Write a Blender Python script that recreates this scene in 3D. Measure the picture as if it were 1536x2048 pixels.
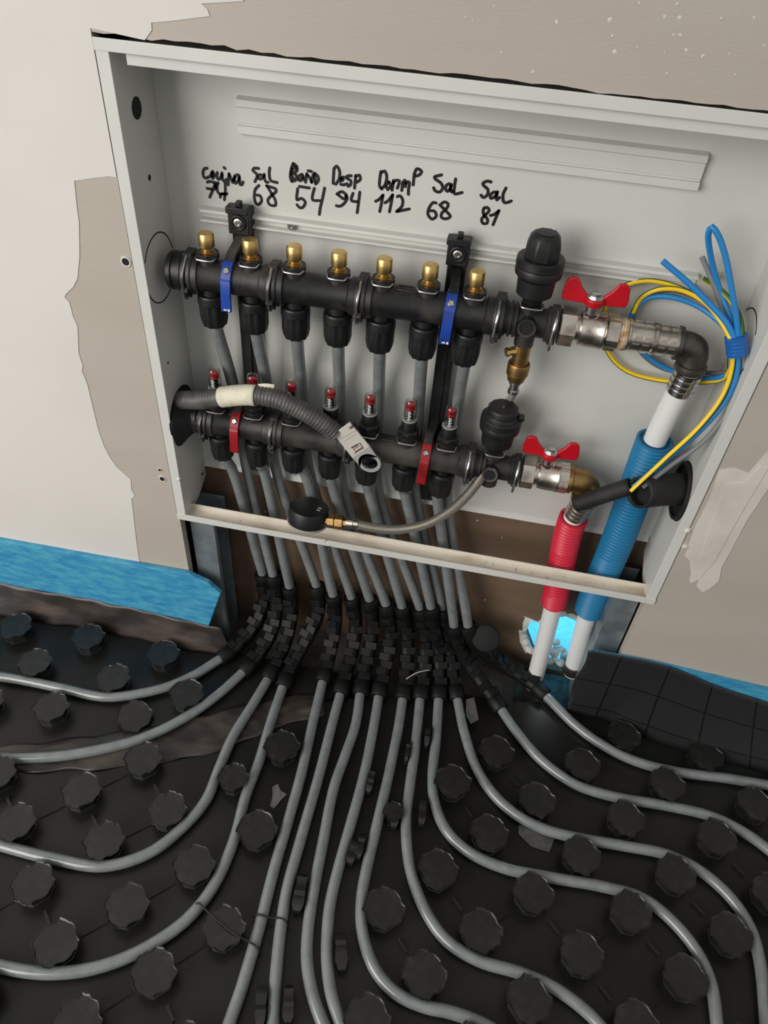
import bpy, math, random
from mathutils import Vector, Matrix
random.seed(7)
V = Vector
S = 0.001                      # everything below is written in millimetres
for o in list(bpy.data.objects): bpy.data.objects.remove(o)
scn = bpy.context.scene
C = scn.collection

# ------------------------------------------------------------------ camera
CAM = V((381.52, -694.77, 724.27)); PITCH, YAW, ROLL, FPX = 0.74485, -0.13421, -0.08115, 1484.79
_f = V((math.cos(PITCH)*math.sin(YAW), math.cos(PITCH)*math.cos(YAW), -math.sin(PITCH)))
_r0 = V((math.cos(YAW), -math.sin(YAW), 0)); _d = _f.cross(_r0)
_R = _r0*math.cos(ROLL) + _d*math.sin(ROLL); _D = -_r0*math.sin(ROLL) + _d*math.cos(ROLL)
cd = bpy.data.cameras.new('camera'); cam = bpy.data.objects.new('camera', cd); C.objects.link(cam)
cd.sensor_fit = 'VERTICAL'; cd.sensor_height = 36.0; cd.lens = FPX/2048*36; cd.clip_start = .01; cd.clip_end = 50
m = Matrix((( _R.x, -_D.x, -_f.x), (_R.y, -_D.y, -_f.y), (_R.z, -_D.z, -_f.z))).to_4x4()
m.translation = CAM*S; cam.matrix_world = m
scn.camera = cam
def _ray(u, v): return _R*((u-768)/FPX) + _D*((v-1024)/FPX) + _f
def PY(u, v, y=0.0):
    d = _ray(u, v); return CAM + d*((y-CAM.y)/d.y)
def PX(u, v, x):
    d = _ray(u, v); return CAM + d*((x-CAM.x)/d.x)
def PZ(u, v, z):
    d = _ray(u, v); return CAM + d*((z-CAM.z)/d.z)

# ------------------------------------------------------------------ light
w = bpy.data.worlds.new('world'); scn.world = w; w.use_nodes = True
bg = w.node_tree.nodes['Background']; bg.inputs[0].default_value = (1.0, 0.985, 0.96, 1); bg.inputs[1].default_value = 0.40
def area(name, loc, target, sx, sy, power, col):
    l = bpy.data.lights.new(name, 'AREA'); l.shape = 'RECTANGLE'; l.size = sx; l.size_y = sy; l.energy = power; l.color = col
    o = bpy.data.objects.new(name, l); C.objects.link(o); o.location = loc
    o.rotation_euler = (V(target)-V(loc)).to_track_quat('-Z', 'Y').to_euler(); return o
area('window_daylight', (-1.25, -1.9, 1.05), (0.25, 0.0, 0.15), 1.6, 1.7, 46, (1.0, 0.97, 0.92))
area('next_room_daylight', (0.55, 0.75, 0.25), (0.60, 0.10, -0.22), 0.5, 0.5, 17, (0.88, 0.97, 1.0))
vs = scn.view_settings
vs.view_transform = 'Standard'; vs.look = 'None'; vs.gamma = 1; vs.exposure = 0.27; vs.use_curve_mapping = False

# ------------------------------------------------------------------ materials
def lin(c):
    return tuple((x/255/12.92 if x/255 <= .04045 else ((x/255+.055)/1.055)**2.4) for x in c)
MATS = {}
def mat(name, col, rough=.5, metal=0., col2=None, nscale=40., nlo=.45, nhi=.65, bump=0., bscale=200., trans=0., ior=1.45, stretch=None, spec=.5, coord='Object'):
    mt = bpy.data.materials.new(name); mt.use_nodes = True; nt = mt.node_tree; b = nt.nodes['Principled BSDF']
    c1 = (*lin(col), 1); b.inputs['Base Color'].default_value = c1
    b.inputs['Roughness'].default_value = rough; b.inputs['Metallic'].default_value = metal
    b.inputs['Specular IOR Level'].default_value = spec
    if trans: b.inputs['Transmission Weight'].default_value = trans; b.inputs['IOR'].default_value = ior
    tc = nt.nodes.new('ShaderNodeTexCoord'); src = tc.outputs[coord]
    if stretch:
        mp = nt.nodes.new('ShaderNodeMapping'); mp.inputs['Scale'].default_value = stretch
        nt.links.new(src, mp.inputs[0]); src = mp.outputs[0]
    if col2:
        n = nt.nodes.new('ShaderNodeTexNoise'); n.inputs['Scale'].default_value = nscale; n.inputs['Detail'].default_value = 6
        r = nt.nodes.new('ShaderNodeMapRange'); r.inputs[1].default_value = nlo; r.inputs[2].default_value = nhi
        mx = nt.nodes.new('ShaderNodeMix'); mx.data_type = 'RGBA'
        mx.inputs[6].default_value = c1; mx.inputs[7].default_value = (*lin(col2), 1)
        nt.links.new(src, n.inputs['Vector']); nt.links.new(n.outputs[0], r.inputs[0])
        nt.links.new(r.outputs[0], mx.inputs[0]); nt.links.new(mx.outputs[2], b.inputs['Base Color'])
    if bump:
        n = nt.nodes.new('ShaderNodeTexNoise'); n.inputs['Scale'].default_value = bscale; n.inputs['Detail'].default_value = 4
        bp = nt.nodes.new('ShaderNodeBump'); bp.inputs['Strength'].default_value = bump; bp.inputs['Distance'].default_value = .001
        nt.links.new(src, n.inputs['Vector']); nt.links.new(n.outputs[0], bp.inputs['Height']); nt.links.new(bp.outputs[0], b.inputs['Normal'])
    MATS[name] = mt; return mt
M = MATS
mat('board_paper', (180, 172, 162), .9, col2=(174, 165, 154), nscale=7, nlo=.35, nhi=.7, bump=.3, bscale=300, stretch=(.4, 1, 1.6))
mat('wall_paint', (214, 210, 204), .75, col2=(208, 204, 199), nscale=4, bump=.12, bscale=120)
mat('filler', (208, 203, 196), .8, col2=(196, 190, 182), nscale=18, bump=.3, bscale=60)
mat('board_core', (150, 140, 125), .95, col2=(120, 110, 98), nscale=120, bump=.6)
mat('rear_board', (112, 92, 73), .85, col2=(98, 79, 62), nscale=14, nlo=.35, nhi=.7, bump=.15, stretch=(.4, 1, 2))
mat('enamel', (207, 207, 202), .42, spec=.4, col2=(200, 201, 195), nscale=6, bump=.05, bscale=90)
mat('enamel_dirty', (218, 210, 196), .6, col2=(176, 158, 132), nscale=26, nlo=.5, nhi=.72, bump=.2, bscale=160, stretch=(.5, 1, 1))
mat('ink', (14, 14, 16), .5)
mat('hole_black', (9, 10, 12), .8)
mat('black_plastic', (24, 24, 25), .46, col2=(78, 73, 66), nscale=22, nlo=.44, nhi=.74, bump=.12, bscale=300)
mat('black_clean', (17, 18, 19), .45, col2=(30, 30, 30), nscale=40, bump=.1, bscale=250)
mat('guide_black', (12, 12, 12), .52, col2=(24, 23, 21), nscale=45, nlo=.5, nhi=.75, spec=.3)
mat('rubber', (22, 22, 23), .7, col2=(38, 37, 36), nscale=30)
mat('panel_film', (19, 19, 17), .34, col2=(31, 30, 27), nscale=9, nlo=.35, nhi=.7, bump=.08, bscale=60, spec=.35)
mat('stud_film', (26, 26, 25), .34, col2=(46, 45, 43), nscale=34, nlo=.48, nhi=.75, bump=.3, bscale=90, spec=.5)
mat('brown_film', (40, 35, 32), .38, col2=(86, 76, 69), nscale=22, nlo=.46, nhi=.74, bump=.8, bscale=60, stretch=(.5, 1, 1.5))
mat('pipe', (124, 129, 129), .2, col2=(113, 119, 119), nscale=60, spec=.75)
mat('brass', (222, 190, 124), .36, 1., col2=(200, 164, 96), nscale=60, bump=.1, bscale=300)
mat('brass_dull', (168, 136, 88), .42, 1., col2=(140, 112, 72), nscale=60, bump=.15, bscale=200)
mat('nickel', (206, 199, 189), .3, 1., col2=(150, 142, 130), nscale=50, bump=.1, bscale=200)
mat('chrome', (205, 205, 205), .18, 1.)
mat('dark_metal', (92, 88, 84), .45, .8, col2=(66, 62, 58), nscale=60, bump=.3, bscale=160)
mat('steel', (196, 196, 192), .25, 1.)
mat('galvanised', (150, 160, 164), .42, .6, col2=(120, 130, 135), nscale=30, bump=.05)
mat('red_paint', (186, 10, 28), .4)
mat('red_clamp', (150, 18, 26), .42, col2=(120, 16, 22), nscale=60)
mat('blue_clamp', (26, 66, 158), .42, col2=(20, 52, 130), nscale=60)
mat('indicator_red', (200, 20, 40), .5)
mat('white_mark', (235, 235, 232), .6)
mat('clear_plastic', (240, 246, 242), .03, trans=1., ior=1.42)
mat('core_dark', (20, 20, 20), .5)
mat('blue_foam', (76, 162, 190), .6, col2=(36, 128, 182), nscale=70, nlo=.35, nhi=.7, bump=1.0, bscale=170, stretch=(.6, 1, 1.7))
mat('white_pipe', (226, 226, 224), .35)
mat('red_sleeve', (206, 34, 62), .42)
mat('blue_sleeve', (26, 118, 164), .42)
mat('wire_blue', (38, 130, 198), .4)
mat('wire_grey', (128, 130, 132), .45)
mat('wire_dark_grey', (96, 96, 96), .5)
mat('tape_blue', (30, 98, 170), .38, bump=.5, bscale=120)
mat('conduit', (70, 70, 69), .45, col2=(92, 90, 86), nscale=60)
mat('label_cream', (222, 217, 196), .7, col2=(196, 190, 170), nscale=40, bump=.2, bscale=80)
mat('tag_grey', (160, 160, 156), .5)
mat('tag_face', (196, 192, 182), .55)
mat('teflon', (206, 192, 168), .8, col2=(160, 124, 78), nscale=90, nlo=.4, nhi=.6, bump=.5)
mat('plaster_crumb', (222, 218, 208), .9, col2=(196, 188, 174), nscale=60, bump=.6)
mat('screed', (96, 90, 84), .95, col2=(76, 71, 66), nscale=30, bump=.4)
def mat_stripe():
    mt = mat('wire_yellow_green', (246, 202, 30), .4); nt = mt.node_tree; b = nt.nodes['Principled BSDF']
    uv = nt.nodes.new('ShaderNodeTexCoord'); sp = nt.nodes.new('ShaderNodeSeparateXYZ')
    g = nt.nodes.new('ShaderNodeMath'); g.operation = 'COMPARE'; g.inputs[1].default_value = .26; g.inputs[2].default_value = .165
    mx = nt.nodes.new('ShaderNodeMix'); mx.data_type = 'RGBA'
    mx.inputs[6].default_value = (*lin((246, 204, 36)), 1); mx.inputs[7].default_value = (*lin((44, 92, 34)), 1)
    nt.links.new(uv.outputs['UV'], sp.inputs[0]); nt.links.new(sp.outputs[0], g.inputs[0])
    nt.links.new(g.outputs[0], mx.inputs[0]); nt.links.new(mx.outputs[2], b.inputs['Base Color'])
mat_stripe()
def mat_braid():
    mt = mat('braid', (186, 180, 168), .32, .9); nt = mt.node_tree; b = nt.nodes['Principled BSDF']
    uv = nt.nodes.new('ShaderNodeTexCoord')
    hs = []
    for k in (1, -1):
        mp = nt.nodes.new('ShaderNodeMapping'); mp.inputs['Scale'].default_value = (14, 14*k, 1)
        wv = nt.nodes.new('ShaderNodeTexWave'); wv.inputs['Scale'].default_value = .55; wv.bands_direction = 'DIAGONAL'
        nt.links.new(uv.outputs['UV'], mp.inputs[0]); nt.links.new(mp.outputs[0], wv.inputs[0]); hs.append(wv.outputs[1])
    mm = nt.nodes.new('ShaderNodeMath'); mm.operation = 'MULTIPLY'; nt.links.new(hs[0], mm.inputs[0]); nt.links.new(hs[1], mm.inputs[1])
    bp = nt.nodes.new('ShaderNodeBump'); bp.inputs['Strength'].default_value = .9; bp.inputs['Distance'].default_value = .001
    nt.links.new(mm.outputs[0], bp.inputs['Height']); nt.links.new(bp.outputs[0], b.inputs['Normal'])
mat_braid()
def mat_grid():
    # dark film printed with a fine grid of lines every 68 mm (printed on UV, in units of lines)
    mt = mat('grid_film', (36, 36, 40), .42); nt = mt.node_tree; b = nt.nodes['Principled BSDF']
    uv = nt.nodes.new('ShaderNodeTexCoord'); sp = nt.nodes.new('ShaderNodeSeparateXYZ'); nt.links.new(uv.outputs['UV'], sp.inputs[0])
    ms = []
    for k in (0, 1):
        fr = nt.nodes.new('ShaderNodeMath'); fr.operation = 'FRACT'; nt.links.new(sp.outputs[k], fr.inputs[0])
        lt = nt.nodes.new('ShaderNodeMath'); lt.operation = 'LESS_THAN'; lt.inputs[1].default_value = .035
        nt.links.new(fr.outputs[0], lt.inputs[0]); ms.append(lt.outputs[0])
    mxm = nt.nodes.new('ShaderNodeMath'); mxm.operation = 'MAXIMUM'; nt.links.new(ms[0], mxm.inputs[0]); nt.links.new(ms[1], mxm.inputs[1])
    mx = nt.nodes.new('ShaderNodeMix'); mx.data_type = 'RGBA'
    mx.inputs[6].default_value = (*lin((38, 38, 41)), 1); mx.inputs[7].default_value = (*lin((13, 13, 14)), 1)
    nt.links.new(mxm.outputs[0], mx.inputs[0]); nt.links.new(mx.outputs[2], b.inputs['Base Color'])
mat_grid()
def mat_translucent():
    mt = bpy.data.materials.new('thin_blue_foam'); mt.use_nodes = True; nt = mt.node_tree; nt.nodes.clear()
    out = nt.nodes.new('ShaderNodeOutputMaterial'); t = nt.nodes.new('ShaderNodeBsdfTranslucent'); d = nt.nodes.new('ShaderNodeBsdfDiffuse')
    n = nt.nodes.new('ShaderNodeTexNoise'); n.inputs['Scale'].default_value = 30
    rp = nt.nodes.new('ShaderNodeValToRGB'); rp.color_ramp.elements[0].color = (*lin((90, 205, 245)), 1); rp.color_ramp.elements[1].color = (*lin((190, 242, 252)), 1)
    nt.links.new(n.outputs[0], rp.inputs[0])
    nt.links.new(rp.outputs[0], t.inputs[0]); nt.links.new(rp.outputs[0], d.inputs[0])
    mx = nt.nodes.new('ShaderNodeMixShader'); mx.inputs[0].default_value = .35
    nt.links.new(t.outputs[0], mx.inputs[1]); nt.links.new(d.outputs[0], mx.inputs[2]); nt.links.new(mx.outputs[0], out.inputs[0])
    M['thin_blue_foam'] = mt
mat_translucent()

# ------------------------------------------------------------------ mesh helpers
def frame(d):
    d = V(d).normalized(); a = V((0, 0, 1)) if abs(d.z) < .9 else V((1, 0, 0))
    x = a.cross(d).normalized(); y = d.cross(x); return x, y, d
def spline(pts, step=6.0):
    pts = [V(p) for p in pts]; P = [pts[0]*2-pts[1]] + pts + [pts[-1]*2-pts[-2]]; out = []
    for i in range(1, len(P)-2):
        a, b, c, d = P[i-1], P[i], P[i+1], P[i+2]
        t0 = 0; t1 = t0+max((b-a).length, 1e-3)**.5; t2 = t1+max((c-b).length, 1e-3)**.5; t3 = t2+max((d-c).length, 1e-3)**.5
        n = max(2, int((c-b).length/step))
        for k in range(n):
            t = t1+(t2-t1)*k/n
            A1 = a*((t1-t)/(t1-t0))+b*((t-t0)/(t1-t0)); A2 = b*((t2-t)/(t2-t1))+c*((t-t1)/(t2-t1)); A3 = c*((t3-t)/(t3-t2))+d*((t-t2)/(t3-t2))
            B1 = A1*((t2-t)/(t2-t0))+A2*((t-t0)/(t2-t0)); B2 = A2*((t3-t)/(t3-t1))+A3*((t-t1)/(t3-t1))
            out.append(B1*((t2-t)/(t2-t1))+B2*((t-t1)/(t2-t1)))
    out.append(pts[-1]); return out
def bezier(a, b, c, d, n=24):
    a, b, c, d = V(a), V(b), V(c), V(d)
    return [a*(1-t)**3+b*3*t*(1-t)**2+c*3*t*t*(1-t)+d*t**3 for t in [k/n for k in range(n+1)]]
def at_len(path, L):
    s = 0
    for a, b in zip(path, path[1:]):
        l = (b-a).length
        if s+l >= L: return a+(b-a)*((L-s)/l), (b-a).normalized()
        s += l
    return path[-1], (path[-1]-path[-2]).normalized()
def plen(path): return sum((b-a).length for a, b in zip(path, path[1:]))

class MB:
    def __init__(s): s.v = []; s.f = []; s.uv = {}
    def face(s, idx, uv=None):
        if uv: s.uv[len(s.f)] = uv
        s.f.append(tuple(idx))
    def box(s, x0, x1, y0, y1, z0, z1):
        b = len(s.v); s.v += [V((x, y, z)) for z in (z0, z1) for y in (y0, y1) for x in (x0, x1)]
        for q in ((0, 2, 3, 1), (4, 5, 7, 6), (0, 1, 5, 4), (2, 6, 7, 3), (0, 4, 6, 2), (1, 3, 7, 5)): s.face([b+i for i in q])
        return s
    def obox(s, c, ax, ay, az, hx, hy, hz):
        b = len(s.v); c = V(c)
        s.v += [c+ax*(hx*i)+ay*(hy*j)+az*(hz*k) for k in (-1, 1) for j in (-1, 1) for i in (-1, 1)]
        for q in ((0, 2, 3, 1), (4, 5, 7, 6), (0, 1, 5, 4), (2, 6, 7, 3), (0, 4, 6, 2), (1, 3, 7, 5)): s.face([b+i for i in q])
        return s
    def lathe(s, p, d, prof, n=24, rmod=None, phase=0., caps=True):
        x, y, d = frame(d); p = V(p); b = len(s.v)
        for t, r in prof:
            for k in range(n):
                a = 2*math.pi*(k+phase)/n; rr = r*(rmod(k) if rmod else 1)
                s.v.append(p+d*t+x*(rr*math.cos(a))+y*(rr*math.sin(a)))
        for i in range(len(prof)-1):
            for k in range(n):
                k2 = (k+1) % n; s.face((b+i*n+k, b+i*n+k2, b+(i+1)*n+k2, b+(i+1)*n+k))
        if caps and prof[0][1] > 1e-6: s.face([b+k for k in range(n)][::-1])
        if caps and prof[-1][1] > 1e-6: s.face([b+(len(prof)-1)*n+k for k in range(n)])
        return s
    def cyl(s, p0, p1, r, r1=None, n=20):
        p0, p1 = V(p0), V(p1); return s.lathe(p0, p1-p0, [(0, r), ((p1-p0).length, r if r1 is None else r1)], n)
    def hexn(s, p0, p1, r):
        p0, p1 = V(p0), V(p1); L = (p1-p0).length
        return s.lathe(p0, p1-p0, [(0, r*.93), (L*.08, r), (L*.92, r), (L, r*.93)], 6)
    def tube(s, path, r, n=12, caps=True, twist=0., face=None, phase=0.):
        b = len(s.v); T = None; X = None; L = 0; tot = plen(path); m = len(path)
        for i, p in enumerate(path):
            t = (path[min(i+1, m-1)]-path[max(i-1, 0)]).normalized()
            if face is not None: X = (face-t*face.dot(t)).normalized()
            elif X is None: X = frame(t)[0]
            else: X = (X-t*X.dot(t)).normalized()
            Y = t.cross(X)
            if i: L += (p-path[i-1]).length
            rr = r(L, tot) if callable(r) else r
            for k in range(n):
                a = 2*math.pi*k/n+twist*L+phase; s.v.append(p+X*(rr*math.cos(a))+Y*(rr*math.sin(a)))
        for i in range(m-1):
            for k in range(n):
                k2 = (k+1) % n
                s.face((b+i*n+k, b+i*n+k2, b+(i+1)*n+k2, b+(i+1)*n+k), ((k/n, i/4), ((k+1)/n, i/4), ((k+1)/n, (i+1)/4), (k/n, (i+1)/4)))
        if caps: s.face([b+k for k in range(n)][::-1]); s.face([b+(m-1)*n+k for k in range(n)])
        return s
    def prism(s, pts, ext):
        b = len(s.v); n = len(pts); pts = [V(p) for p in pts]; ext = V(ext); s.v += pts+[p+ext for p in pts]
        s.face(range(b, b+n)); s.face([b+n+k for k in range(n)][::-1])
        for k in range(n): s.face((b+k, b+n+k, b+n+(k+1) % n, b+(k+1) % n))
        return s
    def sweep_x(s, prof, x0, x1):     # closed (y,z) profile swept along x
        return s.prism([(x0, y, z) for y, z in prof], (x1-x0, 0, 0))
    def strap(s, pts, wdir, w, th):   # flat strap following pts; wdir = width direction
        b = len(s.v); wd = V(wdir).normalized(); m = len(pts); pts = [V(p) for p in pts]
        for i, p in enumerate(pts):
            t = (pts[min(i+1, m-1)]-pts[max(i-1, 0)]).normalized(); nrm = t.cross(wd).normalized()
            s.v += [p-wd*w/2-nrm*th/2, p+wd*w/2-nrm*th/2, p+wd*w/2+nrm*th/2, p-wd*w/2+nrm*th/2]
        for i in range(m-1):
            for k in range(4): s.face((b+i*4+k, b+i*4+(k+1) % 4, b+i*4+4+(k+1) % 4, b+i*4+4+k))
        s.face((b+3, b+2, b+1, b)); s.face([b+(m-1)*4+k for k in range(4)]); return s
    def grid(s, fn, nu, nv, uvf=None):
        b = len(s.v)
        for j in range(nv+1):
            for i in range(nu+1): s.v.append(V(fn(i/nu, j/nv)))
        for j in range(nv):
            for i in range(nu):
                q = (b+j*(nu+1)+i, b+j*(nu+1)+i+1, b+(j+1)*(nu+1)+i+1, b+(j+1)*(nu+1)+i)
                uv = [uvf(a/nu, c/nv) for a, c in ((i, j), (i+1, j), (i+1, j+1), (i, j+1))] if uvf else None
                s.face(q, uv)
        return s
    def mesh(s, name, mt, smooth=35, fix=True):
        me = bpy.data.meshes.new(name); me.from_pydata([tuple(p*S) for p in s.v], [], s.f)
        if s.uv:
            ul = me.uv_layers.new(name='UVMap')
            for i, q in s.uv.items():
                for k, li in enumerate(me.polygons[i].loop_indices): ul.data[li].uv = q[k]
        if fix:
            import bmesh
            bm = bmesh.new(); bm.from_mesh(me); bmesh.ops.recalc_face_normals(bm, faces=bm.faces); bm.to_mesh(me); bm.free()
        me.materials.append(M[mt])
        if smooth:
            me.polygons.foreach_set('use_smooth', [True]*len(me.polygons)); me.set_sharp_from_angle(angle=math.radians(smooth))
        return me
    def build(s, name, mt, parent=None, smooth=35, bevel=0, fix=True, solid=0):
        o = put(name, s.mesh(name, mt, smooth, fix), parent)
        if solid:
            k = o.modifiers.new('thickness', 'SOLIDIFY'); k.thickness = solid*S; k.offset = -1
        if bevel:
            k = o.modifiers.new('bevel', 'BEVEL'); k.width = bevel*S; k.segments = 2; k.limit_method = 'ANGLE'; k.angle_limit = math.radians(40); k.harden_normals = False
        return o
def world_loc(p):
    l = V((0, 0, 0))
    while p: l += p.location; p = p.parent
    return l
def put(name, me, parent=None, loc=(0, 0, 0), rz=0., scale=None):
    o = bpy.data.objects.new(name, me); C.objects.link(o); o.location = V(loc)*S; o.rotation_euler = (0, 0, rz)
    if scale: o.scale = scale
    if parent:
        o.parent = parent; o.location = V(loc)*S - OFF.get(parent.name, V((0, 0, 0)))
        OFF[o.name] = V((0, 0, 0)) + V(loc)*S
    else: OFF[o.name] = V(loc)*S
    return o
OFF = {}
def tag(o, label, cat, group=None, kind=None):
    o['label'] = label
    if cat: o['category'] = cat
    if group: o['group'] = group
    if kind: o['kind'] = kind
    return o
def thing(name, label, cat, loc, group=None):
    o = bpy.data.objects.new(name, None); C.objects.link(o); o.location = V(loc)*S; o.empty_display_size = .02
    OFF[o.name] = V(loc)*S
    return tag(o, label, cat, group)
def struct(o): o['kind'] = 'structure'; return o
ORD = ['first', 'second', 'third', 'fourth', 'fifth', 'sixth', 'seventh', 'eighth', 'ninth', 'tenth', 'eleventh', 'twelfth', 'thirteenth', 'fourteenth']

W, H, D = 652.0, 574.9, 78.6
FLOOR_Z, STUD_TOP, PIPE_Z, SLAB_Z = -272.0, -250.0, -263.0, -297.0
PR = 7.4

# ================================================================== SETTING
wl = MB()
_j = [2.6+random.uniform(-.9, .9)-(1.4 if random.random() < .12 else 0) for _ in range(62)]
jag = lambda k: _j[k]+(1.2 if k < 14 else 0)
wl.box(-3000, -1.2, 0, 13, SLAB_Z, 2300)
wl.box(W+1.2, 3400, 0, 13, SLAB_Z, 2300)
wl.box(641, W+1.2, 0, 13, SLAB_Z, -2.5)
wl.box(-1.2, 2, 0, 13, SLAB_Z, -1.5)
top = [(-1.2, 0, 2300)] + [(-1.2+(W+2.4)*k/60, 0, H+jag(k)*(1.0 if k < 40 else .7)) for k in range(61)] + [(W+1.2, 0, 2300)]
wl.prism(top, (0, 13, 0))
wall = struct(wl.build('wall_back', 'board_paper', smooth=0))
tag(wall, 'grey paper faced plasterboard wall around the cabinet', None)
# white painted skim on the left of the wall, thin and proud, with a torn edge
edge = [(287, 1148), (280, 1126), (274, 1087), (269, 1039), (264, 997), (271, 992), (263, 979), (262, 958), (255, 952), (235, 936), (222, 917), (209, 891),
        (197, 858), (180, 791), (176, 768), (164, 741), (166, 731), (158, 707), (155, 652), (147, 632), (140, 605), (130, 595), (132, 588), (147, 574),
        (155, 557), (159, 513), (159, 444), (154, 410), (150, 361), (190, 356), (217, 352)]
pts = [PY(*e) for e in edge]
pts = [p+V((random.uniform(-.6, .6), 0, random.uniform(-.6, .6))) for p in pts]
zc = pts[-1].z
pts += [V((-1.4, 0, zc)), V((-1.4, 0, H+6)), PY(290, 80), PY(304, 60), PY(303, 45), PY(340, 42), PY(420, 32), PY(415, 18), PY(403, 7), PY(486, 2), PY(520, -30)]
pts += [V((240, 0, 760)), V((330, 0, 2290)), V((-2990, 0, 2290)), V((-2990, 0, SLAB_Z)), V((pts[0].x-4, 0, SLAB_Z))]
sk = MB().prism([(p.x, -.7, p.z) for p in pts], (0, .69, 0)).build('paint_skim', 'wall_paint', wall, smooth=0)
tag(sk, 'white painted skim coat with a ragged edge', None)
# filler smear right of the cabinet
fe = [(1438, 939), (1470, 935), (1498, 945), (1536, 901), (1600, 800), (1620, 900), (1536, 977), (1495, 1038), (1462, 1100), (1443, 1133), (1438, 1161), (1419, 1177), (1404, 1184), (1393, 1172),
      (1397, 1158), (1382, 1166), (1378, 1161), (1382, 1147), (1379, 1120), (1369, 1111), (1391, 1051), (1419, 997)]
pp = [PY(*e) for e in fe]
MB().prism([(p.x, -.9, p.z) for p in pp], (0, .89, 0)).build('filler_smear', 'filler', wall, smooth=0)
fe2 = [(1452, 965), (1490, 962), (1520, 930), (1536, 935), (1480, 1030), (1430, 1120), (1400, 1155), (1397, 1120), (1420, 1050)]
pp = [PY(*e) for e in fe2]
MB().prism([(p.x, -1.7, p.z) for p in pp], (0, .9, 0)).build('filler_smear', 'filler', wall, smooth=0, bevel=.6)
for (u, v, r) in ((252, 523, 4.2), (325, 957, 3.6), (320, 939, 2.2)):
    p = PY(u, v); MB().cyl((p.x, -.9, p.z), (p.x, 1, p.z), r, n=14).build('screw_hole', 'hole_black', wall)
    MB().lathe((p.x, -.4, p.z), (0, -1, 0), [(0, r*1.5), (.75, r*1.35), (.75, r), (.3, r*.98)], 14).build('torn_paper_rim', 'filler', wall)
for (u, v, r) in ((1374, 1060, 4), (1369, 1092, 4.5), (358, 957, 3)):
    p = PY(u, v); MB().lathe((p.x, 0, p.z), (0, -1, 0), [(0, r), (2, r*.8), (3.4, r*.3), (3.6, 0)], 9, rmod=lambda k: random.uniform(.75, 1.2)).build('plaster_blob', 'plaster_crumb', wall)
# small spatters on the board above
for _ in range(26):
    u, v = random.uniform(900, 1530), random.uniform(5, 150); p = PY(u, v); r = random.uniform(.6, 1.8)
    MB().lathe((p.x, 0, p.z), (0, -1, 0), [(0, r), (.35, r*.6), (.4, 0)], 7, rmod=lambda k: random.uniform(.6, 1.3)).build('plaster_speck', 'filler', wall)

# rear leaf of the partition with a broken hole low at the right
RY = 84.0
hole = [(1052, 1262), (1062, 1240), (1085, 1248), (1100, 1236), (1132, 1232), (1150, 1240), (1200, 1238), (1212, 1262), (1200, 1300), (1190, 1330), (1130, 1345), (1085, 1335), (1066, 1300)]
hp = [PY(u, v, RY) for u, v in hole]
rb = MB()
x_l, x_r = min(p.x for p in hp)-4, max(p.x for p in hp)+4; z_b, z_t = min(p.z for p in hp)-4, max(p.z for p in hp)+4
rb.box(-3000, x_l, RY, RY+13, SLAB_Z, 2300); rb.box(x_r, 3400, RY, RY+13, SLAB_Z, 2300); rb.box(x_l, x_r, RY, RY+13, z_t, 2300)
if z_b > SLAB_Z: rb.box(x_l, x_r, RY, RY+13, SLAB_Z, z_b)
# ring of board between the rectangle and the ragged hole
nh = len(hp); cx = sum(p.x for p in hp)/nh; cz = sum(p.z for p in hp)/nh
def to_rect(p):
    dx, dz = p.x-cx, p.z-cz; k = min(((x_r-cx) if dx > 0 else (x_l-cx))/dx if abs(dx) > 1e-6 else 1e9, ((z_t-cz) if dz > 0 else (z_b-cz))/dz if abs(dz) > 1e-6 else 1e9)
    return V((cx+dx*k, RY, cz+dz*k))
cor = [V((x_l, RY, z_b)), V((x_r, RY, z_b)), V((x_r, RY, z_t)), V((x_l, RY, z_t))]
for k in range(nh):
    a, b = hp[k], hp[(k+1) % nh]; A, B = to_rect(a), to_rect(b); poly = [a, b, B]
    for c in cor:
        aa, ab, ac = [math.atan2(q.z-cz, q.x-cx) for q in (A, B, c)]
        lo, hi = min(aa, ab), max(aa, ab)
        if hi-lo < math.pi and lo < ac < hi: poly.append(c)
        elif hi-lo > math.pi and (ac > hi or ac < lo): poly.append(c)
    poly.append(A); rb.prism(poly, (0, 13, 0))
rear = struct(rb.build('wall_rear', 'rear_board', smooth=0)); tag(rear, 'brown rear board of the wall cavity under the cabinet', None)
for k in range(nh):         # pale broken plaster edges of the hole
    a, b = hp[k], hp[(k+1) % nh]; cmid = V((cx, RY, cz)); L = (b-a).length
    if (a.z+b.z)/2 < cz-30: continue
    o1 = a+(a-cmid).normalized()*random.uniform(5, 16); o2 = b+(b-cmid).normalized()*random.uniform(5, 16)
    mid = (o1+o2)/2+((a+b)/2-cmid).normalized()*random.uniform(-3, 5)
    MB().prism([a+V((0, -.8, 0)), b+V((0, -.8, 0)), o2+V((0, -.8, 0)), mid+V((0, -.8, 0)), o1+V((0, -.8, 0))], (0, 1.5, 0)).build('broken_plaster', 'plaster_crumb', rear, smooth=0)

struct(MB().box(-3000, 3400, -4000, 1600, SLAB_Z-60, SLAB_Z).build('floor', 'screed', smooth=0))['label'] = 'rough screed floor under the panels'

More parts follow.
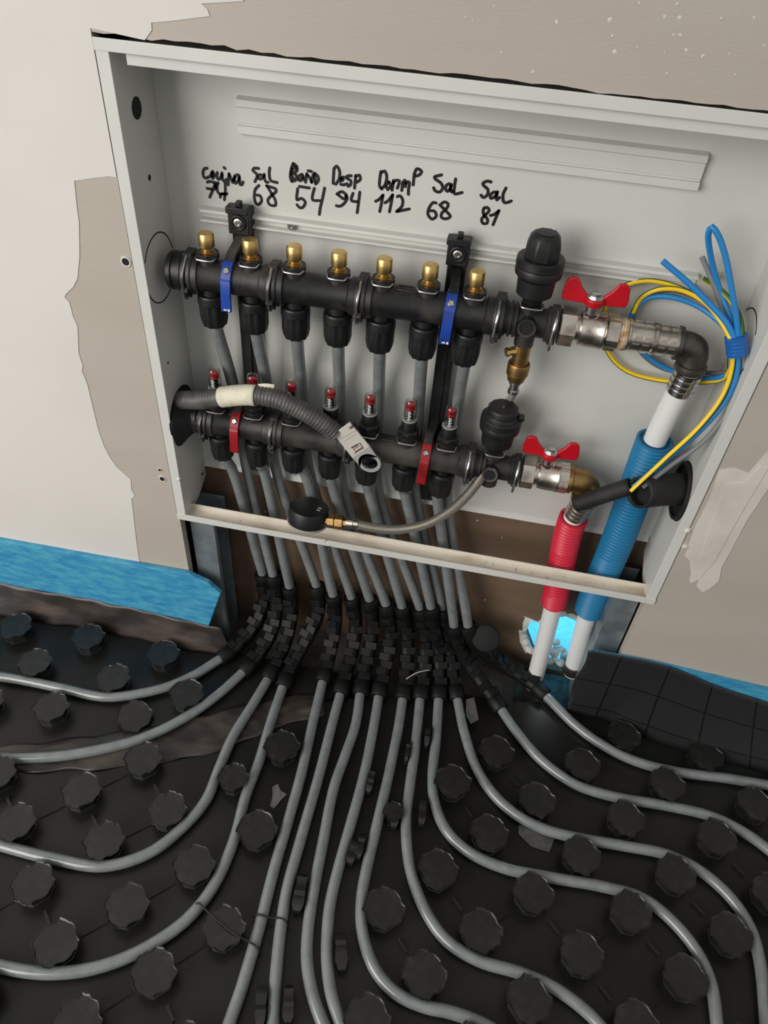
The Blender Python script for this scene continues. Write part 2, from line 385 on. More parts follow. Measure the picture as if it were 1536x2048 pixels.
# foam of the next room seen through the hole, and rubble in the hole
fo = MB().box(470, 800, 108, 113, SLAB_Z, -165).build('edge_foam', 'thin_blue_foam', smooth=0)
tag(fo, 'bright blue foam seen through the broken hole behind the pipes', 'foam')
def rock(mb, c, r):
    x, y, z = [V(q).normalized() for q in ((1, random.uniform(-.5, .5), random.uniform(-.5, .5)), (random.uniform(-.5, .5), 1, 0), (0, 0, 1))]
    mb.lathe(c, (random.uniform(-.6, .6), random.uniform(-.6, .6), 1), [(-r*.5, r*.5), (-r*.2, r), (r*.25, r*.85), (r*.55, r*.4)], 7, rmod=lambda k: random.uniform(.65, 1.2))
rub = [(1078, 1300, 70, 10), (1095, 1290, 80, 8), (1108, 1305, 78, 11), (1122, 1298, 84, 9), (1100, 1322, 70, 9), (1120, 1325, 72, 10), (1060, 1300, 66, 8), (1052, 1285, 70, 7), (1130, 1310, 92, 9), (1165, 1305, 90, 8), (1045, 1272, 74, 6), (1112, 1285, 90, 8)]
for i, (u, v, y, r) in enumerate(rub):
    b = MB(); p = PY(u, v, y); rock(b, (0, 0, 0), r)
    o = put('plaster_rubble', b.mesh('plaster_rubble', 'plaster_crumb', 0), None, p)
    tag(o, 'broken white plaster crumb heaped round the feet of the white pipes', 'rubble', 'plaster crumbs in the wall hole')
# galvanised studs inside the wall
def stud(name, x0, x1, y0, y1, z0, z1, open_right, label):
    b = MB(); t = 1.2
    b.box(x0, x1, y0, y0+t, z0, z1); b.box(x0, x1, y1-t, y1, z0, z1)
    if open_right: b.box(x0, x0+t, y0+t, y1-t, z0, z1); b.box(x1-t, x1, y0+t, y0+9, z0, z1)
    else: b.box(x1-t, x1, y0+t, y1-t, z0, z1); b.box(x0, x0+t, y0+t, y0+9, z0, z1)
    tag(b.build(name, 'galvanised', smooth=0), label, 'stud')
stud('metal_stud', 9, 44, 15, 63, SLAB_Z, -4, True, 'galvanised steel wall stud under the left end of the cabinet')
stud('metal_stud', 606, 639, 15, 63, SLAB_Z, -4, True, 'galvanised steel wall stud behind the blue sleeve at the right')

# ================================================================== CABINET
cab = thing('manifold_cabinet', 'white enamelled steel manifold cabinet let into the plasterboard wall', 'cabinet', (W/2, D/2, 0))
bp = MB(); bp.box(12, W-12, D, D+1.5, 43, H-8)
bp.sweep_x([(D+1.5, 43), (D, 44), (D-4, 37), (D-3, 36), (D+1.5, 41)], 13, W-13)
bp.build('back_panel', 'enamel', cab, smooth=0, bevel=.4)
for sx, x in ((1, 12), (-1, W-12)):
    prof = [(0, 0), (0, H-8), (D+1.5, H-8), (D+1.5, 17), (48, 2), (28, 0)]
    MB().prism([(x, y, z) for y, z in prof], (-1.5*sx, 0, 0)).build('side_panel', 'enamel', cab, smooth=0)
MB().box(12, W-12, 0, D+1.5, H-9.5, H-8).build('top_panel', 'enamel', cab, smooth=0)
fl = MB().box(0, 12.5, -1.6, 0, 7, H-10).build('front_flange', 'enamel', cab, smooth=0, bevel=.5)
fl = MB().box(W-12.5, W, -1.6, 0, 7, H-10).build('front_flange', 'enamel', cab, smooth=0, bevel=.5)
MB().box(-.6, W+.6, -2.2, 0, H-10.2, H).build('front_flange', 'enamel', cab, smooth=0, bevel=.6)
MB().box(26, W-26, 3.0, 4.5, H-20, H-9).build('top_lip', 'enamel', cab, smooth=0, bevel=.4)
# bottom rail: front lip, channel and rear lip
rp = [(-1.6, 0), (-1.6, 9.5), (-.2, 9.5), (.6, 2.0), (18.5, 2.0), (19.5, 12), (21, 12), (20.5, .6), (0, 0)]
rail = MB().sweep_x(rp, 0, W).build('bottom_rail', 'enamel_dirty', cab, smooth=0, bevel=.3)
MB().box(-.3, W+.3, -2.6, -1.6, -.3, 9.6).build('bottom_rail_face', 'enamel', cab, smooth=0, bevel=.4)
for _ in range(34):
    x = random.choice((random.uniform(420, 640), random.uniform(40, 640))); r = random.uniform(.8, 2.8)
    b = MB(); b.lathe((x, random.uniform(2, 17), 2), (0, 0, 1), [(0, r), (r*.4, r*.7), (r*.6, 0)], 7, rmod=lambda k: random.uniform(.6, 1.3)); b.build('plaster_crumb', 'filler', rail, smooth=0)
for k in range(9):
    b = MB(); rock(b, (214+random.uniform(-7, 7), -2.4+random.uniform(-.6, 1.5), 6+random.uniform(-4, 5)), random.uniform(1.5, 3)); b.build('plaster_crumb', 'plaster_crumb', rail, smooth=0)
# hat rails on the back panel
MB().sweep_x([(D, 522), (D-7, 519.5), (D-7.5, 513.5), (D-6, 512.5), (D-6, 498.5), (D-4.8, 498), (D-4.8, 496.8), (D-7.6, 496), (D-8, 489), (D, 486.5)], 99, 551).build('upper_rail', 'enamel', cab, smooth=0, bevel=.3)
MB().sweep_x([(D, 409), (D-8, 407.6), (D-9, 404.6), (D-2, 403.8), (D-2, 397.8), (D-9, 397), (D-9.5, 394.6), (D, 392.6)], 50, 580).build('mounting_rail', 'enamel', cab, smooth=0, bevel=.3)
for u, v in ((583, 452), (1430, 552)):
    p = PY(u, v, D-5); MB().lathe(p, (0, -1, 0), [(0, 4.2), (2, 4.2), (2.6, 3.4), (2.6, 1.6), (1.6, 1.5)], 14).build('rail_screw', 'steel', cab)
# knock-outs and holes of the side panels
def ring(x, y, z, r, wdt, a0, a1, mt, nm, th=.5):
    b = MB(); n = 40; sg = 1 if x < 300 else -1
    P_ = []
    for k in range(n+1):
        a = a0+(a1-a0)*k/n; P_.append((math.cos(a), math.sin(a)))
    pts = [V((x, y+c*r, z+s_*r)) for c, s_ in P_]; b.strap(pts, (sg, 0, 0), th, wdt); return b.build(nm, mt, cab)
ring(12.2, 34, 351, 37.5, 1.3, .2, 2.6, 'hole_black', 'knockout_slit')
ring(12.2, 34, 351, 37.5, 1.3, 3.5, 5.9, 'hole_black', 'knockout_slit')
ring(W-12.2, 52, 352, 36, 1.3, .3, 2.4, 'hole_black', 'knockout_slit')
ring(W-12.2, 52, 352, 36, 1.3, 3.4, 5.9, 'hole_black', 'knockout_slit')
for y, z, r in ((36, 511, 10), (41, 445, 3), (18, 240, 1.6), (68, 27, 2.4)):
    MB().cyl((11.4, y, z), (12.35, y, z), r, n=20).build('side_hole', 'hole_black', cab)
MB().cyl((W-12.4, 62, 205), (W-11.4, 62, 205), 3, n=14).build('side_hole', 'hole_black', cab)
MB().cyl((11.2, 34, 156), (12.5, 34, 156), 37, n=32).build('side_opening', 'hole_black', cab)
MB().cyl((W-12.5, 38, 160), (W-11.2, 38, 160), 37, n=32).build('side_opening', 'hole_black', cab)

# handwriting
def cr(k):
    ox, oy = ((390, 320), (570, 320), (740, 330), (860, 340))[k]; return lambda x, y: PY(ox+x/8.533, oy+y/8.533, D-.35)
def word(k, strokes, hw=1.55, straight=False):
    f = cr(k); b = MB()
    for st in strokes:
        pts = [f(*q) for q in st]
        pts = pts if len(pts) < 3 else spline(pts, 1.6)
        n0 = len(b.v)
        for i, p in enumerate(pts):
            t = (pts[min(i+1, len(pts)-1)]-pts[max(i-1, 0)]); t = t.normalized() if t.length > 1e-6 else V((1, 0, 0)); nn = V((-t.z, 0, t.x))*hw
            b.v += [p+nn, p-nn]
        for i in range(len(pts)-1): b.face((n0+2*i, n0+2*i+1, n0+2*i+3, n0+2*i+2))
        for p in ([pts[0], pts[-1]] + [f(*q) for q in st[1:-1]]):
            c0 = len(b.v); b.v += [p+V((math.cos(a)*hw, .02, math.sin(a)*hw)) for a in [j*math.pi/5 for j in range(10)]]; b.face(range(c0, c0+10))
    return b.build('handwritten_word', 'ink', cab, smooth=0, fix=False)
word(0, [[(205, 140), (160, 150), (135, 210), (150, 290), (185, 310), (240, 285)],
         [(300, 195), (270, 260), (300, 315), (330, 260), (300, 195), (295, 290)],
         [(380, 215), (375, 290), (400, 335), (440, 300), (460, 220), (470, 330), (500, 370), (535, 330)], [(495, 130), (512, 145)],
         [(580, 235), (570, 330), (565, 425)], [(580, 240), (620, 330), (640, 385), (660, 330), (680, 270)],
         [(740, 255), (700, 260), (670, 330), (690, 400), (735, 360), (755, 280), (760, 350), (770, 420), (800, 420), (820, 375)]])['label'] = 'handwritten word Cocina'
word(0, [[(210, 380), (250, 365), (330, 385), (395, 395)], [(345, 400), (300, 520), (250, 635)], [(205, 485), (300, 500)], [(385, 400), (375, 480), (400, 565), (530, 585)], [(515, 390), (515, 560), (500, 680)], [(430, 635), (440, 590), (545, 575)], [(360, 420), (345, 500)]])
word(0, [[(1085, 145), (1010, 140), (985, 180), (1040, 225), (1060, 280), (1020, 370)], [(1140, 260), (1100, 250), (1080, 300), (1110, 330), (1160, 290), (1180, 245), (1185, 320), (1215, 380), (1245, 380)], [(1275, 135), (1265, 230), (1290, 350), (1400, 385)]])
word(0, [[(1090, 435), (1030, 500), (1010, 620), (1040, 740), (1080, 760), (1135, 700), (1110, 610), (1050, 600)], [(1220, 440), (1380, 500), (1380, 540), (1300, 610), (1240, 690), (1270, 760), (1370, 775), (1370, 690), (1310, 580), (1225, 440)]])
word(1, [[(140, 60), (110, 140), (90, 300), (115, 365)], [(140, 60), (200, 110), (205, 180), (150, 230), (190, 260), (185, 340), (115, 365)], [(130, 130), (115, 260), (150, 330)], [(170, 100), (180, 160)],
         [(290, 245), (240, 270), (235, 345), (270, 350), (305, 270), (320, 340)], [(370, 235), (350, 380)], [(370, 245), (420, 300), (450, 380)], [(480, 250), (455, 380)], [(395, 185), (450, 195)],
         [(500, 225), (555, 270), (570, 340), (520, 410), (510, 330), (500, 230)]])['label'] = 'handwritten word Baño'
word(1, [[(245, 452), (415, 478)], [(215, 490), (205, 680), (280, 655), (345, 720), (300, 810), (250, 815), (205, 765)], [(500, 485), (470, 600), (470, 680), (600, 695)], [(675, 480), (640, 650), (600, 820), (585, 930)]])
word(1, [[(835, 150), (825, 300), (820, 400)], [(835, 150), (880, 105), (930, 190), (920, 330), (865, 415)], [(985, 300), (940, 330), (1000, 290), (980, 350), (930, 360)], [(950, 415), (1000, 425), (1060, 405)],
         [(1130, 270), (1060, 275), (1050, 310), (1120, 350), (1120, 420), (1075, 450)], [(1205, 265), (1185, 480)], [(1200, 280), (1270, 260), (1285, 330), (1220, 380)]])['label'] = 'handwritten word Desp'
word(1, [[(885, 580), (970, 540), (1040, 600), (1010, 665), (900, 590)], [(1040, 590), (1060, 650), (990, 760), (930, 790), (875, 780)], [(1160, 570), (1130, 660), (1135, 695), (1250, 715)], [(1275, 550), (1255, 720), (1230, 900)]])
word(2, [[(185, 115), (165, 250), (165, 370), (200, 410)], [(185, 130), (250, 105), (285, 200), (250, 350), (195, 405)], [(320, 290), (275, 340), (300, 420), (350, 360), (325, 290)], [(400, 265), (375, 430)], [(385, 330), (430, 265), (500, 270), (485, 340), (465, 395)],
         [(560, 290), (540, 435)], [(550, 330), (590, 260), (605, 330), (600, 370)], [(605, 330), (640, 285), (670, 300), (655, 420), (655, 500)], [(755, 150), (735, 340)], [(755, 150), (800, 65), (880, 110), (840, 170), (770, 190)]])['label'] = 'handwritten word Dorm P'
word(2, [[(95, 620), (150, 590), (220, 515)], [(220, 515), (195, 650), (165, 795)], [(255, 645), (310, 610), (385, 510)], [(385, 510), (360, 650), (330, 800)], [(465, 540), (510, 525), (555, 590), (545, 700), (455, 795)], [(455, 795), (670, 750)]])
word(2, [[(1220, 170), (1100, 205), (1110, 235), (1210, 310), (1240, 390), (1190, 460), (1110, 440), (1085, 390)], [(1350, 320), (1300, 350), (1290, 420), (1320, 450), (1370, 400), (1385, 330), (1370, 420), (1390, 460), (1420, 430)], [(1460, 240), (1440, 370), (1440, 490), (1570, 470)]])
word(2, [[(1125, 650), (1080, 640), (1000, 750), (990, 850), (1060, 925), (1130, 870), (1100, 790), (1020, 780)], [(1220, 660), (1270, 630), (1330, 660), (1320, 720), (1220, 830), (1215, 890), (1290, 920), (1370, 880), (1310, 800), (1190, 680)]])
word(3, [[(1040, 205), (980, 190), (900, 230), (920, 270), (985, 330), (980, 420), (910, 470), (870, 430)], [(1150, 380), (1080, 380), (1025, 440), (1040, 485), (1120, 440), (1150, 375), (1130, 460), (1140, 510), (1185, 470)], [(1295, 310), (1245, 420), (1255, 540), (1290, 560), (1385, 530)]])
word(3, [[(920, 650), (975, 640), (1010, 690), (940, 770), (880, 840), (900, 910), (970, 910), (980, 840), (920, 770), (905, 700), (920, 650)], [(1030, 775), (1090, 760), (1175, 695)], [(1175, 695), (1130, 800), (1075, 935)]])

# ================================================================== MANIFOLDS
BY = 35.0; UZ, LZ = 351.0, 153.0
ux = [69.4+48.27*i for i in range(7)]; lx = [61.5+48.67*i for i in range(7)]
def staple(parent, x, z, r=21.5, mt='steel'):
    pts = [(x, BY-8, z+r-1), (x, BY-r+3, z+13), (x-.5, BY-r-.5, z+7), (x-1, BY-r-1.2, z-4), (x-1, BY-r+.5, z-18), (x-1, BY-r+6, z-23)]
    MB().tube(spline(pts, 2), 1.7, 8).build('clip', mt, parent)
def boss_clip(parent, x, z, r):
    pts = [(x-r+1, BY-2, z+.5), (x-r+1.5, BY-r+1.5, z+.3), (x-r+3.5, BY-r-1, z), (x+r-3.5, BY-r-1, z-.2), (x+r-1.5, BY-r+1.5, z), (x+r-1, BY-2, z+.5)]
    MB().tube(spline(pts, 1.5), 1.15, 8).build('clip', 'steel', parent)
def segment(parent, x0, x1, z, left_spigot=True):
    b = MB(); r = 17.5
    b.lathe((x0, BY, z), (1, 0, 0), [(0, 19.5), (1, 21.5), (7, 21.5), (8, 19.5), (11, 18), (x1-x0-10, r), (x1-x0-8, 20), (x1-x0-1, 20), (x1-x0, 18.5)], 32)
    return b.build('manifold_segment', 'black_plastic', parent)
def union_ring(parent, x, z):
    b = MB(); b.lathe((x-6, BY, z), (1, 0, 0), [(0, 19), (0, 22.3), (1, 23), (5, 23), (6, 21), (7, 23), (11, 23), (12, 22), (12, 19)], 32)
    b.box(x-5, x+5, BY-9, BY+9, z+18, z+24.5)
    b.obox((x-1, BY-18, z-15), V((1, 0, 0)), V((0, .7, .7)), V((0, -.7, .7)), 4, 3, 8)
    b.build('joint_ring', 'black_plastic', parent, bevel=.5); staple(parent, x-1, z, 22.6)
def boss_mesh(h0, h1, r):
    b = MB(); b.lathe((0, 0, h0), (0, 0, 1), [(0, r+1), (h1-h0-5, r), (h1-h0-5, r+1.8), (h1-h0, r+1.8), (h1-h0, r-2)], 24); return b.mesh('valve_boss', 'black_plastic')
def nut_mesh(name, top, bot, r):
    b = MB(); L = top-bot
    b.lathe((0, 0, top+14), (0, 0, -1), [(0, r*.62), (12, r*.66), (12.2, r*.92), (14, r*.96)], 28)
    rm = lambda k: 1.0 if k % 4 < 2 else .925
    b.lathe((0, 0, top), (0, 0, -1), [(0, r*.9), (1.2, r*.98), (L*.22, r), (L*.24, r*.94)], 36)
    b.lathe((0, 0, top-L*.24), (0, 0, -1), [(0, r*.96), (L*.5, r*.95), (L*.7, r*.86), (L*.76, r*.8), (L*.76, r*.55)], 40, rmod=rm)
    return b.mesh(name, 'black_clean')
ret = thing('return_manifold', 'upper black return manifold bar with seven brass valve caps', 'manifold', (220, BY, UZ))
sup = thing('supply_manifold', 'lower black supply manifold bar with seven clear flow meters', 'manifold', (220, BY, LZ))
for par, z, xs, joints in ((ret, UZ, ux, (49, 144.5, 241.5, 388)), (sup, LZ, lx, (46, 137, 233.5, 385))):
    for a, b_ in zip(joints, joints[1:]): segment(par, a+5, b_-5, z)
    for j in joints: union_ring(par, j, z)
    for i in (1, 4, 5):     # faint moulded ribs and pads along each bar
        x = (xs[i]+xs[i-1])/2
        MB().box(x-9, x+9, BY-6, BY+6, z+14, z+17.8).build('moulded_pad', 'black_plastic', par, bevel=.8)
        MB().box(x-7, x+7, BY-3, BY-1.5, z+17.8, z+19).build('moulded_rib', 'black_plastic', par, smooth=0)
        MB().box(x-7, x+7, BY+1.5, BY+3, z+17.8, z+19).build('moulded_rib', 'black_plastic', par, smooth=0)
# left end plug of the upper bar
MB().lathe((24, BY, UZ), (1, 0, 0), [(0, 15), (0, 18), (2, 20.5), (7, 21), (8, 19.2), (12, 19.2), (13, 21.5), (18, 21.5), (19, 18), (30, 17)], 32).build('end_plug', 'black_clean', ret)
MB().lathe((27, BY, LZ), (1, 0, 0), [(0, 14), (0, 16), (8, 17), (9, 15), (26, 15)], 32).build('end_plug', 'black_clean', sup)
bm_u = boss_mesh(12, 26, 10.5); nut_u = nut_mesh('outlet_nut', 328-UZ, 292-UZ, 16.6); nut_l = nut_mesh('outlet_nut', 131-LZ, 96-LZ, 16.0)
capb = MB(); capb.lathe((0, 0, 0), (0, 0, 1), [(0, 4.5), (0, 6.8), (2, 6.8), (2.4, 5.2), (5, 5.4), (6, 8.2), (7, 8.5), (19, 8.3), (20.3, 7.4), (20.5, 0)], 40, rmod=lambda k: 1.0 if k % 2 else .985)
cap_m = capb.mesh('brass_cap', 'brass', 50)
for x in ux:
    put('valve_boss', bm_u, ret, (x, BY, UZ)); c = put('brass_cap', cap_m, ret, (x, BY, 377.5)); boss_clip(ret, x, UZ+22, 11.5)
    put('outlet_nut', nut_u, ret, (x, BY, UZ))
    MB().lathe((x, BY, 375), (0, 0, 1), [(0, 9), (2, 9.4), (2.6, 8)], 6).build('hex_seat', 'brass_dull', ret)
# flow meters
fb = MB(); fb.lathe((0, 0, 0), (0, 0, 1), [(0, 11), (0, 12.8), (1, 13.2), (5, 13.2), (5.5, 11), (7, 12.6), (10, 12.6), (10.5, 9.5), (13, 9.6), (24, 9.3), (26, 8.6), (26, 7.0)], 24, rmod=None); fm_base = fb.mesh('flow_meter', 'black_clean')
hx = MB(); hx.lathe((0, 0, 6.5), (0, 0, 1), [(0, 12), (.6, 13), (4, 13), (4.6, 12)], 6); fm_hex = hx.mesh('hex_ring', 'black_plastic', 30)
gt = MB(); gt.lathe((0, 0, 24), (0, 0, 1), [(0, 7.6), (24, 7.4), (28.5, 6.8), (30.6, 4.6), (31.2, .05), (30.3, .05), (29.8, 4.2), (27.8, 6.1), (24, 6.6), (0, 6.8), (0, 7.6)], 24, caps=False); fm_glass = gt.mesh('sight_glass', 'clear_plastic', 60)
fr_ = MB(); fr_.lathe((0, 0, 25.6), (0, 0, 1), [(0, 7.0), (0, 9.2), (1.4, 9.2), (1.4, 7.3)], 24); fm_rim = fr_.mesh('clear_rim', 'tag_grey')
ir = MB(); ir.lathe((0, 0, 41), (0, 0, 1), [(0, 5.4), (3.2, 5.4), (3.2, 1), (6.4, 1), (6.4, 5.2), (7.6, 5.2), (7.6, .5)], 20); fm_red = ir.mesh('red_indicator', 'indicator_red')
sg_ = MB()
for k in range(9): sg_.lathe((0, 0, 26+k*1.75), (0, 0, 1), [(0, 3.4), (.8, 3.9), (1.2, 3.4)], 14)
sg_.lathe((0, 0, 25), (0, 0, 1), [(0, 4.6), (1, 4.6), (1.2, 2), (16, 2)], 14)
fm_spring = sg_.mesh('spring', 'core_dark')
sc = MB()
for k in range(7): sc.box(-2.4+(k % 2)*.8, 1.4+(k % 2)*1.0, -7.5, -7.05, 28.5+k*2.0, 29.2+k*2.0)
sc.box(-.8, -.2, -7.5, -7.05, 28, 41.5); fm_scale = sc.mesh('scale_marks', 'white_mark', 0)
bm_l = boss_mesh(12, 26, 11)
for i, x in enumerate(lx):
    put('meter_boss', bm_l, sup, (x, BY, LZ)); boss_clip(sup, x, LZ+22.5, 12.5)
    f0 = put('flow_meter', fm_base, sup, (x, BY, LZ+24))
    for nm, me in (('hex_ring', fm_hex), ('sight_glass', fm_glass), ('clear_rim', fm_rim), ('red_indicator', fm_red), ('spring', fm_spring), ('scale_marks', fm_scale)):
        put(nm, me, f0, (x, BY, LZ+24))
    put('outlet_nut', nut_l, sup, (x, BY, LZ))
# right-hand tee blocks with air vents
def tee(par, x0, x1, z, xv):
    b = MB(); b.lathe((x0, BY, z), (1, 0, 0), [(0, 15), (0, 19), (2, 19), (2.5, 16.5), (5, 16.5), (5.5, 19), (7.5, 19), (8, 16.5), (10, 16.5), (10.5, 18.5), (13, 18.5), (14, 15.5), (x1-x0-12, 15.5), (x1-x0-11, 18.5), (x1-x0-8, 18.5), (x1-x0-7, 21), (x1-x0, 21), (x1-x0, 15)], 32)
    b.cyl((xv, BY, z), (xv, BY, z+20), 11.5, 10.5, 24); b.cyl((xv, BY, z), (xv, BY, z-27), 11.5, 10.5, 24)
    b.cyl((xv, BY, z), (xv-1, BY-21, z+3), 9.8, 9.8, 24); b.build('tee_block', 'black_plastic', par)
    MB().lathe((xv-1, BY-20.5, z+2.9), (-.05, -1, .14), [(0, 9.9), (2.4, 9.6), (2.4, 7.2), (.6, 7)], 24).build('port_rim', 'nickel' if z < 200 else 'black_plastic', par)
    MB().lathe((xv-1, BY-21.5, z+3), (-.05, -1, .14), [(0, 7.1), (.3, 7.1)], 20).build('port_bore', 'hole_black', par)
    staple(par, x1-3, z, 20.5)
tee(ret, 394, 449, UZ, 419); tee(sup, 391, 446, LZ, 412)
def vent(par, x, z, cap_kind):
    b = MB(); b.lathe((x, BY, z), (0, 0, 1), [(0, 10), (4, 11), (7, 13), (10, 18.5), (27, 19.6), (29, 21.5), (31, 23.6), (36, 24.2), (39, 23.2), (40.5, 24.4), (47, 24), (48.5, 22.5), (48.5, 17)], 36)
    v0 = b.build('air_vent', 'black_clean', par); boss_clip(par, x, z-1, 12.5)
    c = MB()
    if cap_kind == 0:
        c.lathe((x, BY, z+47), (0, 0, 1), [(0, 18.5), (13, 18), (21, 16), (26, 11.5), (26.5, 0)], 8, phase=.5)
        c.obox((x+3, BY-2, z+62), V((.8, .2, .5)).normalized(), V((0, 1, 0)), V((-.5, 0, .8)).normalized(), 11, 11, 6)
    else:
        c.lathe((x, BY, z+46), (0, 0, 1), [(0, 21.5), (3, 21.5), (4, 18.5), (13, 18), (15.5, 16.8), (16, 0)], 12, phase=.5)
        c.box(x+19, x+26, BY-4, BY+4, z+46, z+53)
    c.build('vent_cap', 'black_clean', v0, bevel=1.4)
    if cap_kind:
        MB().cyl((x, BY-2, z+61.8), (x, BY-2, z+62.4), 1.0, n=10).build('vent_pin', 'steel', v0)
vent(ret, 419, 373, 0); vent(sup, 412, 180, 1)
# brass drain cock under the upper tee
dr = MB(); dr.lathe((419, BY, UZ-26), (0, 0, -1), [(0, 9.4), (12, 9.0), (24, 9.2), (24, 11.6), (26, 12.4), (38, 12.2), (39, 11), (46, 9.5), (47, 7)], 28)
dv = dr.build('drain_cock', 'brass_dull', ret)
MB().lathe((412, BY-4, UZ-34), (-.9, -.45, -.1), [(0, 5), (5, 5), (5, 3.8), (8, 3.8), (8, 5.2), (11, 5)], 8).build('drain_screw', 'brass', dv)
MB().lathe((419, BY, UZ-72), (0, 0, -1), [(0, 7), (4, 7.2), (5, 5.4), (12, 5.4), (13, 6.6), (17, 6.6), (18, 5)], 20).build('hose_ferrule', 'steel', dv)

# brackets behind the bars with coloured clamps
def bracket(xt, zt, x_clamp_u, x_clamp_l, zbot, label):
    t = thing('manifold_bracket', label, 'bracket', (xt, D-8, zbot), 'manifold brackets')
    MB().box(xt-10, xt+10, D-16, D-1, zbot, zt-14).build('bracket_post', 'black_clean', t, bevel=1)
    MB().box(xt-3, xt+3, D-18, D-15.5, zbot+6, zt-30).build('post_rib', 'black_clean', t, bevel=.6)
    hb = MB(); hb.box(xt-11.5, xt+11.5, D-22, D-1, zt-26, zt); hb.box(xt-13, xt+11, D-24, D-9, zt-4, zt+3); hb.box(xt-3, xt+3, D-20, D-12, zt+3, zt+8)
    hb.lathe((xt, D-21, zt-13), (0, -1, 0), [(0, 9), (3, 8.5), (3, 5.8), (1, 5.6)], 24)
    hd = hb.build('bracket_head', 'black_clean', t, bevel=1.2)
    MB().lathe((xt, D-22, zt-13), (0, -1, 0), [(0, 5.2), (1.8, 5.0), (2.2, 4.2), (2.2, 2.2), (.8, 2.0)], 12).build('screw', 'steel', hd)
    for xc, z, mt in ((x_clamp_u, UZ, 'blue_clamp'), (x_clamp_l, LZ, 'red_clamp')):
        MB().strap(spline([(xt, D-12, z+37), (xc+(xt-xc)*.5, BY+20, z+31), (xc, BY+5, z+25), (xc, BY-6, z+20.5)], 3), (1, 0, 0), 10, 4).build('bracket_arm', 'black_plastic', t)
        st = [(xc, BY+1, z+22.5), (xc, BY-8, z+19.5), (xc, BY-15, z+13), (xc-.4, BY-19, z+3), (xc-.8, BY-20.5, z-8), (xc-1.2, BY-20.5, z-20), (xc-1.5, BY-20.5, z-30)]
        c = MB().strap(spline(st, 2.5), (1, 0, 0), 11.5, 3.2).build('clamp', mt, t, bevel=.7)
        MB().strap([(xc-.2, BY-18.3, z+7), (xc-.3, BY-20.3, z+5.4), (xc-.4, BY-21.4, z+3.4)], (1, 0, 0), 10.5, 1.5).build('clamp_ridge', mt, c)
        d = V((0, -.75, .66)); MB().lathe((xc, BY-15, z+14.5), d, [(0, 3.8), (1.8, 3.6), (2.6, 2.6), (2.6, 1.0), (1.8, .8)], 14).build('clamp_screw', 'steel', c)
        if mt == 'blue_clamp':
            MB().box(xc-4, xc-.5, BY-22.5, BY-21.9, z-28, z-26.5).box(xc+.8, xc+3, BY-22.5, BY-21.9, z-28.5, z-26).build('clamp_mark', 'white_mark', c, smooth=0)
pl = PY(475, 432, D-20); pr = PY(917, 500, D-20)
bracket(pl.x+1, pl.z+6.5, PY(452, 560, BY-18).x, PY(468, 850, BY-18).x, 55, 'black bracket with blue and red clamps between first and second circuits')
bracket(pr.x, pr.z+9, PY(900, 620, BY-18).x, PY(852, 905, BY-18).x, 55, 'black bracket with blue and red clamps beside the last circuit at the right')

# ball valves
def handle(par, x, z, y=BY, s=1.0):
    b = MB()
    b.lathe((x, y, z), (0, 0, 1), [(0, 9.5*s), (7, 10.5*s), (8, 9.5*s)], 24)
    h = b.build('butterfly_handle', 'red_paint', par, bevel=.8)
    for sg in (-1, 1):
        w_ = MB()
        prof = [(4, 0), (14, .5), (32*s, 1), (33.5*s, 8), (31.5*s, 22), (27*s, 26), (20*s, 25.5), (15*s, 17), (8, 10)]
        pts = [(x+sg*a, y-2+.06*a, z+c) for a, c in prof]
        w_.prism(pts, (0, 4.2, 0)); w_.build('handle_wing', 'red_paint', h, bevel=1.3)
    MB().lathe((x, y, z+8), (0, 0, 1), [(0, 7), (1.6, 7), (1.7, 5.6), (5, 5.6), (5.4, 4.8), (5.4, 0)], 6).build('handle_nut', 'steel', h)
    MB().lathe((x, y, z+7.4), (0, 0, 1), [(0, 8.4), (1.2, 8.4), (1.3, 5)], 20).build('washer', 'chrome', h)
def ball_valve(z, x0, x1, label, xh, zh):
    t = thing('ball_valve', label, 'valve', ((x0+x1)/2, BY, z), 'manifold ball valves')
    MB().hexn((x0, BY, z), (x0+17, BY, z), 20.5).build('union_nut', 'nickel', t)
    MB().lathe((x0+17, BY, z), (1, 0, 0), [(0, 14), (4, 14), (5, 17.5), (12, 18.5), (26, 18.5), (27, 19.2), (29, 19.2), (30, 17), (x1-x0-31, 16), (x1-x0-30, 17), (x1-x0-18, 17), (x1-x0-17, 14)], 28).build('valve_body', 'nickel', t)
    MB().hexn((x1-14, BY, z), (x1-1, BY, z), 19).build('body_hex', 'nickel', t)
    MB().lathe((xh, BY, z+15), (0, 0, 1), [(0, 9.5), (3, 9.5), (4, 7), (zh-z-15, 6.6)], 20).build('valve_stem', 'chrome', t)
    handle(t, xh, zh, BY); return t
vu = ball_valve(UZ+1, 451, 513, 'upper nickel ball valve with red butterfly handle ahead of the wire loops', PY(1192, 590, BY).x, UZ+28)
vl = ball_valve(LZ, 448, 507, 'lower nickel ball valve with red butterfly handle and brass elbow', PY(1105, 890, BY).x, LZ+27)
